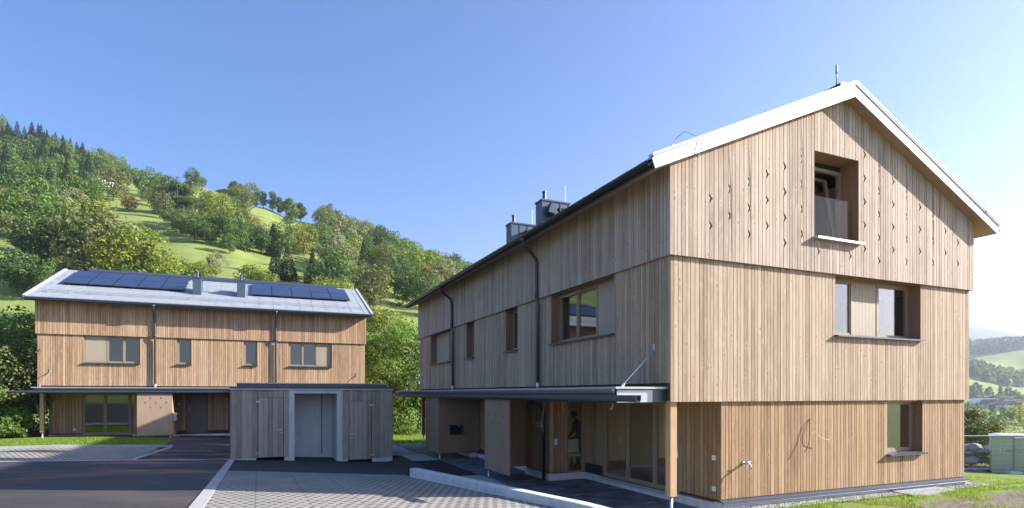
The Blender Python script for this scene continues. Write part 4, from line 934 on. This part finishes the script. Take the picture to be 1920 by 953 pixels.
# ------------------------------------------------------------ trees
def leafcloud(centers,radii,nleaf,size,rng,flat=.0,tintb=None):
    """numpy quads: leaves on clump shells"""
    nc=len(centers); wts=np.array(radii)**2; wts=wts/wts.sum()
    idx=rng.choice(nc,size=nleaf,p=wts); c=np.array(centers)[idx]; r=np.array(radii)[idx]
    d=rng.normal(size=(nleaf,3)); d/=np.linalg.norm(d,axis=1)[:,None]
    rad=r*(.55+.5*rng.random(nleaf)**.5)
    pos=c+d*rad[:,None]*np.array([1,1,.85])
    nrm=d+rng.normal(size=(nleaf,3))*.55; nrm[:,2]+=.35; nrm/=np.linalg.norm(nrm,axis=1)[:,None]
    a=np.cross(nrm,rng.normal(size=(nleaf,3))); a/=np.linalg.norm(a,axis=1)[:,None]; b=np.cross(nrm,a)
    s=size*(.6+.8*rng.random(nleaf))[:,None]
    q=np.stack([pos-a*s*.5,pos-b*s*.32,pos+a*s*.5,pos+b*s*.32],1)
    ct=rng.random(nc)[idx] if tintb is None else tintb[idx]
    tint=np.clip(.55*ct+.45*rng.random(nleaf),0,1)
    return q.reshape(-1,3),tint
def quadmesh(name,V,tint,mat):
    n=len(V)//4; me=bpy.data.meshes.new(name); me.vertices.add(len(V)); me.vertices.foreach_set('co',V.astype(np.float32).ravel())
    me.loops.add(len(V)); me.loops.foreach_set('vertex_index',np.arange(len(V),dtype=np.int32)); me.polygons.add(n); me.polygons.foreach_set('loop_start',np.arange(0,4*n,4,dtype=np.int32)); me.polygons.foreach_set('loop_total',np.full(n,4,dtype=np.int32))
    a=me.attributes.new('tint','FLOAT','FACE'); a.data.foreach_set('value',tint.astype(np.float32)); me.materials.append(M(mat)); me.update(calc_edges=True); return me
def trunkmesh(name,h,r0,branches,mat='bark',seed=0):
    rng=random.Random(seed); mb=MB(); n=6; pts=[]; 
    for i in range(n+1): pts.append((rng.uniform(-.02,.02)*h*(i/n),rng.uniform(-.02,.02)*h*(i/n),h*i/n))
    mb.tube(pts,[r0*(1-.75*i/n) for i in range(n+1)],8)
    for b in branches:
        z0,dx,dy,dz_,r_=b; mb.tube([(0,0,z0),(dx*.45,dy*.45,z0+dz_*.6),(dx,dy,z0+dz_)],[r_,r_*.7,r_*.3],6)
    o=mb.build(name,mat,recalc=False,smooth=True); me=o.data; bpy.data.objects.remove(o); return me
def broad(seed,mat,nl=2600,shape=(.42,.42,.46),cz=.56,size=.052,nclump=46,rb=.13,trunk='bark',bare=.16):
    """unit-height broadleaf tree"""
    rng=np.random.default_rng(seed); cs=[];rs_=[]; br=[]
    while len(cs)<nclump:
        p=rng.normal(size=3); p/=np.linalg.norm(p); k=.35+.62*rng.random()**.5
        q=p*k*np.array(shape); 
        if q[2]<0: q[:2]*=1-.35*abs(q[2]/shape[2])
        q[0]+=.05*math.sin(seed*3+q[2]*9); q[2]+=cz
        cs.append(q); rs_.append(rb*(.6+.8*rng.random()))
    for i in range(7):
        c=cs[i*3]; z0=bare+.25*rng.random(); br.append((z0,c[0]*.8,c[1]*.8,max(.08,c[2]-z0)*.8,.011))
    V,tn=leafcloud(cs,rs_,nl,size,rng)
    return quadmesh('crown',V,tn,mat),trunkmesh('trunk',.78,.022,br,trunk,seed)
def conifer(seed,nl=2600,width=.19,size=.045):
    rng=np.random.default_rng(seed); k=rng.random(nl)**.75; lv=np.floor(k*17)/17; frac=rng.random(nl)
    z=.06+.94*(1-k); r=width*(k**.8)*(.25+.8*rng.random(nl)**.5); ang=rng.random(nl)*2*np.pi
    br=np.round(ang/(2*np.pi)*11+lv*17)/11*2*np.pi; ang=br+rng.normal(size=nl)*.16
    z=z-.25*r+rng.normal(size=nl)*.006
    pos=np.stack([r*np.cos(ang),r*np.sin(ang),z],1)
    out=np.stack([np.cos(ang),np.sin(ang),-.45*np.ones(nl)],1); out+=rng.normal(size=(nl,3))*.25; out/=np.linalg.norm(out,axis=1)[:,None]
    side=np.cross(out,[0,0,1.])+rng.normal(size=(nl,3))*.3; side/=np.linalg.norm(side,axis=1)[:,None]
    s=(size*(.5+.8*rng.random(nl))*(.5+.7*k))[:,None]
    q=np.stack([pos-out*s*.6,pos-side*s*.3,pos+out*s*.6,pos+side*s*.3],1).reshape(-1,3)
    return quadmesh('crown',q,rng.random(nl),'needle'),trunkmesh('trunk',.97,.016,[],'bark',seed)
KIND={}
def reg(k,lst): KIND[k]=lst
reg('green',[broad(1,'leaf_green'),broad(2,'leaf_green',shape=(.36,.36,.47)),broad(3,'leaf_green',shape=(.46,.42,.42),nclump=40,rb=.15)])
reg('bright',[broad(4,'leaf_bright'),broad(5,'leaf_bright',shape=(.40,.38,.46))])
reg('olive',[broad(6,'leaf_olive'),broad(7,'leaf_olive',shape=(.45,.42,.44),rb=.14)])
reg('autumn',[broad(8,'leaf_autumn')])
reg('dark',[broad(9,'leaf_dark'),broad(10,'leaf_dark',shape=(.4,.4,.45))])
reg('tall',[broad(12,'leaf_green',shape=(.22,.22,.44),nclump=34,rb=.10),broad(13,'leaf_dark',shape=(.25,.22,.42),nclump=34,rb=.10)])
reg('pale',[broad(14,'leaf_pale',nl=2000,rb=.11,nclump=36)])
reg('conifer',[conifer(20),conifer(21,width=.16),conifer(22,width=.22)])
reg('bush',[broad(30,'leaf_bright',shape=(.62,.62,.42),cz=.46,nclump=50,rb=.17,size=.07),broad(31,'leaf_green',shape=(.6,.55,.42),cz=.46,nclump=50,rb=.17,size=.07)])
rngT=random.Random(77); TREES=[]
def plant(kind,X,Y,h,wid=1.,variant=None,label=None,group=None,cat='tree',z=None):
    cr,tk=(KIND[kind][variant] if variant is not None else rngT.choice(KIND[kind]))
    e=empty({'conifer':'spruce_tree','bush':'bush'}.get(kind,'broadleaf_tree'),(X,Y,(gz(X,Y)-.15) if z is None else z),rngT.uniform(0,6.28),label,cat,group); e.scale=(h*wid,h*wid,h)
    for nm,me in (('crown',cr),('trunk',tk)):
        o=bpy.data.objects.new(nm,me); C.objects.link(o); o.parent=e
    TREES.append((e,kind,X,Y,h)); return e
def from_px(u,v):
    """where the line of sight (u,v) meets the terrain beyond the houses"""
    a=(u-960)/1088; best=None; Y=76.
    while Y<380:
        z=HZ(a*Y,Y)
        if 738-1088*z/Y<=v: return a*Y,Y
        Y*=1.01
    return a*379,379.
hand=[(439,368,32,'tall'),(447,406,54,'green'),(470,386,40,'green'),(481,389,26,'dark'),(494,392,30,'tall'),(511,398,36,'tall'),(525,405,36,'tall'),(544,427,52,'tall'),(564,416,37,'tall'),
(360,350,34,'green'),(377,355,25,'green'),(332,406,68,'tall'),(343,404,58,'tall'),(375,410,62,'green'),(309,402,66,'green'),(410,421,57,'autumn'),(392,425,50,'pale'),(476,437,30,'autumn'),
(191,326,42,'green'),(210,322,18,'dark'),(234,334,24,'green'),(255,334,18,'bright'),(213,377,60,'olive'),(274,380,56,'green'),(291,390,34,'olive'),(240,398,34,'autumn'),(300,410,50,'olive'),
(512,483,64,'conifer'),(518,525,70,'conifer'),(539,527,68,'conifer'),(586,540,74,'conifer'),(602,482,60,'green'),(673,492,66,'dark'),(690,480,48,'autumn'),(718,524,62,'green'),(692,585,96,'olive'),(646,560,88,'green'),(625,555,80,'green'),
(762,578,76,'green'),(801,556,46,'green'),(725,476,36,'conifer'),(739,482,38,'conifer'),(750,486,38,'conifer'),(762,494,42,'conifer'),(772,500,38,'conifer'),(803,512,34,'conifer'),(712,622,56,'bush'),
(745,640,42,'bush'),(735,690,60,'bright'),(255,560,130,'bright'),(215,560,110,'bright'),(300,562,100,'bright'),(160,540,150,'olive'),(120,520,130,'green'),(75,520,110,'dark'),(38,560,96,'dark'),(130,560,75,'olive'),(95,565,70,'green'),(175,565,70,'pale'),
(405,520,45,'pale'),(380,525,40,'bush'),(345,530,48,'bush'),(440,470,50,'green'),(460,475,55,'dark'),(430,478,40,'green'),(365,455,50,'dark'),(390,462,46,'dark'),(340,445,42,'green'),(490,478,55,'dark'),(470,560,60,'bright'),(500,565,58,'bright'),
(325,432,50,'green'),(350,442,56,'olive'),(375,447,50,'green'),(398,452,55,'bright'),(420,457,60,'green'),(445,458,50,'dark'),(465,464,56,'green'),(485,467,50,'olive'),(505,472,45,'bright'),(530,478,60,'green'),(550,472,45,'autumn'),(570,482,60,'bright'),(586,470,50,'green'),(240,350,40,'green'),(225,345,30,'bright'),(285,360,44,'green'),(320,372,46,'dark'),(20,262,34,'conifer'),(32,275,48,'conifer'),(60,288,50,'conifer'),(72,292,60,'conifer'),(88,294,50,'conifer'),(104,298,50,'conifer'),(118,305,52,'conifer'),(132,312,52,'conifer'),(144,315,50,'conifer'),(155,322,56,'conifer'),(166,345,60,'conifer'),(6,262,42,'green'),(46,280,44,'conifer')]
meadows=[[(192,345),(330,342),(330,372),(262,398),(240,396),(205,385)],[(300,448),(345,455),(420,470),(502,492),(530,500),(585,500),(585,545),(330,545),(300,480)],
 [(440,372),(470,388),(560,418),(600,430),(590,452),(560,458),(530,440),(485,412),(450,395)],[(722,535),(760,568),(800,600),(800,780),(660,780),(660,600),(700,580)],[(-300,535),(62,548),(95,600),(-300,640)],[(290,340),(430,358),(430,368),(300,352)]]
def inside(p,pl):
    x,y=p; c=False
    for (a,b),(d,e) in zip(pl,pl[1:]+pl[:1]):
        if (b>y)!=(e>y) and x<(d-a)*(y-b)/(e-b)+a: c=not c
    return c
spots=[]
for u,v,hp,k in hand:
    X,Y=from_px(u,v); spots.append((X,Y)); h=hp*Y/1088
    wid={'green':.95,'olive':1.,'dark':.95,'bright':1.05,'bush':1.05,'conifer':1.35 if u>480 and v>450 else 1.}.get(k,1.)
    plant(k,X,Y,h,wid)
mx_try=0; fill=[]
while len(fill)<205 and mx_try<30000:
    mx_try+=1
    u=rngT.uniform(-60,905); Y=math.sqrt(rngT.uniform(82**2,388**2)); a=(u-960)/1088; X=a*Y
    z=HZ(X,Y); v=738-1088*z/Y; h=rngT.uniform(11,17) if Y>150 else rngT.uniform(8,12); hp=h*1088/Y
    if 250<u<450 and v<430 and Y>200: continue
    if any(inside((u+du,v-hp*k),m) for m in meadows for k in (0.05,.5,1.) for du in (-.3*hp,.3*hp)): continue
    if any((X-x)**2+(Y-y)**2<(8.2 if Y>150 else 7.)**2 for x,y in spots): continue
    spots.append((X,Y)); fill.append(1)
    if u<175 and v<400: k=rngT.choice(['conifer','conifer','conifer','green','dark'])
    elif u>700 and v<530: k=rngT.choice(['green','dark','conifer','bright','green'])
    else: k=rngT.choice(['green','green','olive','dark','bright','olive','dark','green','autumn' if rngT.random()<.4 else 'green','pale' if rngT.random()<.4 else 'bright','conifer' if rngT.random()<.5 else 'green'])
    plant(k,X,Y,h*(1.15 if k=='conifer' else 1),rngT.uniform(.85,1.1))
print('hill trees',len(TREES))
look={'green':'mid green broadleaf tree','bright':'bright yellow-green broadleaf tree','olive':'olive brown-tinged broadleaf tree','autumn':'orange autumn-coloured tree','dark':'dark green broadleaf tree','tall':'slender upright tree','pale':'pale thin-leaved tree','conifer':'dark pointed spruce','bush':'round leafy bush'}
def region(u,v):
    if u<180: return 'in the upper left wood' if v<400 else 'behind the left roof end'
    if u<300: return 'near the hillside chalet' if v<400 else 'behind the left solar panels'
    if u<430: return 'on the meadow right of the chalet' if v<432 else 'in the hedge across the meadow'
    if u<580: return 'in the skyline row' if v<430 else 'below the skyline meadow'
    if u<705: return 'above the right end of the solar roof'
    if u<830: return 'on the wooded crest at right' if v<520 else 'on the slope between the houses'
    return 'just above the right house gutter'
for e,k,X,Y,h in TREES:
    u=960+1088*X/Y; v=738-1088*(e.location.z-EYE)/Y
    rg=region(u,v)+(', high up' if v-h*544/Y<{0:300,1:350,2:380,3:380,4:440,5:450}.get(int(u//150),440) else (', low down' if v>500 else ', halfway up')); e['label']=look[k]+' '+rg; e['category']='bush' if k=='bush' else 'tree'; e['group']=look[k]+'s '+rg
# near foliage: bigger leaf counts
def near_plant(name,X,Y,h,shape,cz,nl,size,mat,label,seed,ncl=60,rb=.13,trunk='bark',cat='tree',z=None,stems=1,tr=.02,group=None):
    rng=np.random.default_rng(seed); cs=[];rr_=[]
    while len(cs)<ncl:
        p=rng.normal(size=3); p/=np.linalg.norm(p); q=p*(.3+.68*rng.random()**.5)*np.array(shape)*h; q[2]+=cz*h; cs.append(q); rr_.append(rb*h*(.5+.9*rng.random()))
    V,tn=leafcloud(cs,rr_,nl,size,rng); V[:,2]=np.maximum(V[:,2],.02)
    e=empty(name,(X,Y,gz(X,Y) if z is None else z),0,label,cat,group)
    o=bpy.data.objects.new('crown',quadmesh('crown',V,tn,mat)); C.objects.link(o); o.parent=e
    for k in range(stems):
        c=cs[k*4]; mb=MB(); b0=(rng.normal()*.03*h*(stems>1),rng.normal()*.03*h*(stems>1),-.05)
        tip=(c[0]*.9,c[1]*.9,min(.9*h,max(c[2],.5*h)))
        mid=(b0[0]*.5+tip[0]*.35,b0[1]*.5+tip[1]*.35,tip[2]*.5)
        mb.tube([b0,mid,tip],[tr*h,tr*h*.6,tr*h*.2],8)
        for j in range(7):
            c2=cs[(k*7+j*3+1)%ncl]; s0=Vector(b0).lerp(Vector(mid),.5+.4*rng.random()); mb.tube([tuple(s0),tuple(s0.lerp(Vector(c2),.55)+Vector((0,0,.03*h))),tuple(c2)],[tr*h*.4,tr*h*.25,tr*h*.08],6)
        mb.build('trunk' if k==0 else 'stem',trunk,e,smooth=True,recalc=False)
    return e
# between the houses
near_plant('broadleaf_tree',-9.6,44,8.6,(.36,.33,.44),.50,15000,.19,'leaf_fresh','leafy tree with a dense lower crown between the houses, nearer the left house',101,70,.12)
near_plant('broadleaf_tree',-6.9,43,8.9,(.34,.30,.46),.50,15000,.18,'leaf_fresh','taller feathery tree between the houses, against the right house',102,70,.11)
near_plant('broadleaf_tree',-8.2,41,6.2,(.5,.4,.44),.46,12000,.17,'leaf_green','low dark leafy tree in front of the pair between the houses',103,60,.14)
near_plant('broadleaf_tree',-3.6,46,9,(.45,.4,.44),.52,9000,.2,'leaf_green','leafy tree hidden mostly behind the far end of the right house',104,60,.13)
# left edge thicket
near_plant('shrub',-25.6,28.6,5.6,(.5,.42,.46),.48,13000,.15,'leaf_green','tall dark leafy shrub at the left picture edge',111,70,.13,cat='shrub',stems=3,tr=.012)
near_plant('shrub',-23.6,27.8,5.6,(.26,.24,.46),.52,5200,.14,'leaf_olive','thin brownish shrub with pale bare stems beside the left house corner',112,60,.085,trunk='bark_pale',cat='shrub',stems=5,tr=.007)
near_plant('shrub',-24.0,26.6,2.6,(.6,.5,.46),.45,7000,.13,'leaf_fresh','low bright green shrub in front of the left thicket',113,50,.15,cat='shrub',stems=3,tr=.012)
near_plant('shrub',-23.0,26.7,1.5,(.5,.5,.46),.45,4500,.12,'leaf_fresh','small bright green shrub at the grass edge by the left corner post',114,40,.15,cat='shrub',stems=3,tr=.012)
near_plant('shrub',-26.8,31.5,6.6,(.4,.4,.46),.5,9000,.17,'leaf_green','tall green shrub behind the brownish one left of the house',115,60,.12,cat='shrub',stems=3,tr=.012)
near_plant('shrub',-30,32,7,(.5,.4,.46),.5,9000,.18,'leaf_green','broad green tree just outside the left picture edge',116,60,.12,cat='tree',stems=2,tr=.012)
near_plant('bare_tree',-22.55,27.9,3.6,(.14,.14,.42),.6,420,.10,'leaf_olive','slim bare forked trunk with pale bark by the left corner post',117,30,.06,trunk='bark_pale',cat='tree',stems=2,tr=.014)
# right background
near_plant('bush',32.6,41,4.2,(.40,.42,.44),.46,9000,.17,'leaf_olive','round olive green tree beside the house corner above the rock pile',121,70,.13,cat='tree',stems=2)
near_plant('bush',35.0,45,3.0,(.40,.42,.44),.46,4000,.17,'leaf_bright','small yellowish bush peeping out beside the right house corner',122,50,.13,cat='bush',stems=2)
near_plant('sapling',38.3,43,5.4,(.32,.32,.34),.62,1000,.17,'leaf_pale','open airy young tree above the green container at the right edge',123,50,.09,cat='tree',tr=.010)
near_plant('broadleaf_tree',50.3,66,6,(.36,.36,.44),.5,6000,.26,'leaf_dark','dark tree behind the round olive one, close to the right house corner',124,60,.12)
# ------------------------------------------------------------ far right valley
rngV=random.Random(5)
def chalet(X,Y,w_,d_,h_,rz,label,wall='house_white',roof='house_roof',group='houses of the far village'):
    e=empty('village_house',(X,Y,gz(X,Y)-.4),rz,label,'house',group)
    mb=MB(); mb.box(-w_/2,w_/2,-d_/2,d_/2,0,h_*.55); mb.prism([(-w_/2,h_*.55),(w_/2,h_*.55),(w_/2,h_*.7),(0,h_),(-w_/2,h_*.7)],-d_/2,d_/2,1); mb.build('wall',[wall,'house_wood'],e)
    mb=MB(); o_=.9; mb.prism([(-w_/2-o_,h_*.7-.5),(0,h_+.02),(w_/2+o_,h_*.7-.5),(w_/2+o_,h_*.7-.2),(0,h_+.35),(-w_/2-o_,h_*.7-.2)],-d_/2-1,d_/2+1); mb.build('roof',roof,e)
    for sx in (-.28,0,.28):
        mb=MB(); mb.box(sx*w_-.5,sx*w_+.5,-d_/2-.04,-d_/2-.01,h_*.2,h_*.36); mb.build('window','black_box',e)
    return e
vh=0
ordn=['broad white','small brown','long pale','low white','tall timber','grey-roofed','wide timber','small white','pale-roofed','dark-roofed','narrow white','squat brown','long white','end']
pos=[(1838,757,640),(1852,752,700),(1868,760,620),(1883,748,730),(1893,762,610),(1905,753,690),(1876,768,560),(1858,770,570),(1915,764,600),(1842,748,740),(1900,745,760),(1888,772,540),(1830,764,600),(1912,775,540)]
for i,(u,v,Y) in enumerate(pos):
    X=(u-960)/1088*Y
    chalet(X,Y,rngV.uniform(11,18),rngV.uniform(11,15),rngV.uniform(7,10),rngV.uniform(-.5,.5),ordn[i]+' house in the far village below the meadow at right','house_white' if i%3 else 'house_wood','roof_pale' if i%4==0 else 'house_roof')
# hillside chalet and summit huts
X,Y=from_px(190,352); chalet(X,Y,9,8,6.2,R(-25),'small timber chalet with white ground floor high on the left hillside','house_white','house_roof','houses on the left hillside')
X,Y=from_px(357,352); chalet(X,Y,5,5,3.4,R(20),'tiny reddish hut under two trees on the hill skyline','house_wood','house_roof','houses on the left hillside')
X,Y=from_px(424,366); chalet(X,Y,9,6,3.0,R(10),'low pale-roofed hut on the hill skyline','house_wood','roof_pale','houses on the left hillside')
def woodmass(name,pts,n,h,mats,seed,label):
    """a far-off wood that reads as one mass"""
    rng=np.random.default_rng(seed); Vs=[];T=[]
    for i in range(n):
        a=rng.random(); Y0_,Y1_=pts(a); X_a=None
        u=1760+260*a; Y=Y0_+(Y1_-Y0_)*rng.random(); X=(u-960)/1088*Y; z=gz(X,Y); hh=h*(.7+.6*rng.random())
        k=rng.random(26); ang=rng.random(26)*6.283; rr_=hh*.28*(1-k*.75)*np.sqrt(rng.random(26)); p=np.stack([X+rr_*np.cos(ang),Y+rr_*np.sin(ang),z+hh*(.12+.88*k)],1)
        nrm=rng.normal(size=(26,3)); nrm[:,2]+=.4; nrm/=np.linalg.norm(nrm,axis=1)[:,None]; a_=np.cross(nrm,rng.normal(size=(26,3))); a_/=np.linalg.norm(a_,axis=1)[:,None]; b_=np.cross(nrm,a_); s=hh*.16
        Vs.append(np.stack([p-a_*s,p-b_*s,p+a_*s,p+b_*s],1).reshape(-1,3)); T.append(np.clip(rng.random()*.6+.4*rng.random(26),0,1))
    me=quadmesh(name,np.concatenate(Vs),np.concatenate(T),mats); o=bpy.data.objects.new(name,me); C.objects.link(o); tag(o,label,'wood',kind='stuff'); return o
woodmass('far_wood',lambda a:(1470+50*math.sin(a*9),1760),2600,22,'needle',1,'dark wooded ridge beyond the far meadows')
woodmass('far_hedge',lambda a:(1000+25*math.sin(a*11)-40*a,1065+30*math.sin(a*5)),520,17,'leaf_green',2,'band of trees between the two far meadows')
woodmass('far_hedge',lambda a:(720-0*a,790),70,14,'leaf_green',3,'scattered trees above the far village')
woodmass('far_hedge',lambda a:(540,740),110,7,'leaf_green',4,'trees among the houses of the far village')
woodmass('far_hedge',lambda a:(330,420),110,7,'leaf_green',5,'trees on the near side of the far village')
# ------------------------------------------------------------ grass tufts and stones
def tufts(name,n,fn,hmin,hmax,label,seed,wd=.012,mat='grass_blade'):
    rng=np.random.default_rng(seed); V=[];T=[]
    for i in range(n):
        r=fn(rng)
        if r is None: continue
        t,s,z=r; p=site(t,s,z); a=rng.random()*6.283; h=hmin+(hmax-hmin)*rng.random(); l=rng.normal(size=2)*.4*h; w_=wd*(.6+.8*rng.random())
        ca,sa=math.cos(a)*w_,math.sin(a)*w_
        V+=[(p.x-ca,p.y-sa,p.z),(p.x+ca,p.y+sa,p.z),(p.x+l[0]+ca*.2,p.y+l[1]+sa*.2,p.z+h),(p.x+l[0]-ca*.2,p.y+l[1]-sa*.2,p.z+h)]; T.append(rng.random())
    me=quadmesh(name,np.array(V),np.array(T),mat); o=bpy.data.objects.new(name,me); C.objects.link(o); tag(o,label,'grass',kind='stuff')
def f_strip(r): 
    s=r.random()*6.3-1.2; t=-1.25-(.35+.0)*r.random()
    if s>5.0: return None
    t=-3.35+.20*(5.94-s)*.76+.24+(r.random())*(max(.15,-1.22-(-3.35+.15*(5.94-s)+.24)))
    if t>-1.22: t=-1.23-.3*r.random()
    return (t,s,G(t,s)-.01)
tufts('grass_strip',26000,f_strip,.03,.09,'narrow strip of short grass between kerb wall and terrace',1,.006)
def f_left(r): t=-10.9-r.random()*9; s=18.15+r.random()*5.6; return (t,s,G(t,s)-.01)
tufts('grass_lawn',30000,f_left,.03,.08,'front lawn of the left house',2,.012)
def f_right(r):
    t=1.5+r.random()*22; s=-.3-abs(r.normal())*1.3 if r.random()<.45 else r.random()*13-.5
    if s>-.3 and t<10.0: return None
    k=mnoise.noise((t*1.1,s*1.3,0))
    if s<-.45 and t<14 and k<.12-.25*(s>-.9): return None
    return (t,s,G(t,s)-.01)
tufts('grass_verge',60000,f_right,.03,.10,'tufts of grass on the bare soil along the right house',3,.008)
def f_mid(r): t=-2.5+r.random()*7; s=19+r.random()*16; return (t,s,HZ(*site(t,s).xy)-.01)
tufts('grass_back',14000,f_mid,.05,.12,'lawn behind the shed between the houses',4,.02)
rng=np.random.default_rng(9); V=[];F=[]
mb=MB()
rr=random.Random(9)
for i in range(2600):
    if i<1500: t=1.6+rr.random()*8.2; s=-.33+rr.random()*.38; sc_=rr.uniform(.010,.028)
    else: t=1+rr.random()*12; s=-.4-rr.random()*3.2; sc_=rr.uniform(.006,.022)
    p=site(t,s,G(t,s)+.02 if s>-.36 else G(t,s)); V=[]
    for k in range(6):
        d=[(1,0,0),(-1,0,0),(0,1,0),(0,-1,0),(0,0,.8),(0,0,-.6)][k]; j=rr.uniform(.7,1.3)*sc_; V.append((p.x+d[0]*j,p.y+d[1]*j,p.z+d[2]*j))
    mb.mesh(V,[(0,2,4),(2,1,4),(1,3,4),(3,0,4),(2,0,5),(1,2,5),(3,1,5),(0,3,5)],0,rr.random())
o=mb.build('gravel','gravel',recalc=False); tag(o,'loose stones along the foot of the gable','gravel',kind='stuff')
# ------------------------------------------------------------ haze
hz=MB(); hz.box(-6200,6200,-6200,6200,-160,560); ho=hz.build('haze',[]) if False else None
me=bpy.data.meshes.new('haze'); bm=bmesh.new(); bmesh.ops.create_cube(bm,size=1)
for v in bm.verts: v.co=(v.co.x*11600,v.co.y*11600,-150+(v.co.z+.5)*720)
bm.to_mesh(me); bm.free(); ho=bpy.data.objects.new('haze',me); C.objects.link(ho)
m=bpy.data.materials.new('haze_air'); m.use_nodes=True; t=m.node_tree; t.nodes.clear(); o=t.nodes.new('ShaderNodeOutputMaterial'); pv=t.nodes.new('ShaderNodeVolumePrincipled')
pv.inputs['Color'].default_value=(.80,.88,1,1); pv.inputs['Density'].default_value=.00016; pv.inputs['Anisotropy'].default_value=.35; t.links.new(pv.outputs[0],o.inputs['Volume']); me.materials.append(m)
ho['kind']='stuff'; ho['label']='pale blue haze over the valley'; ho['category']='haze'
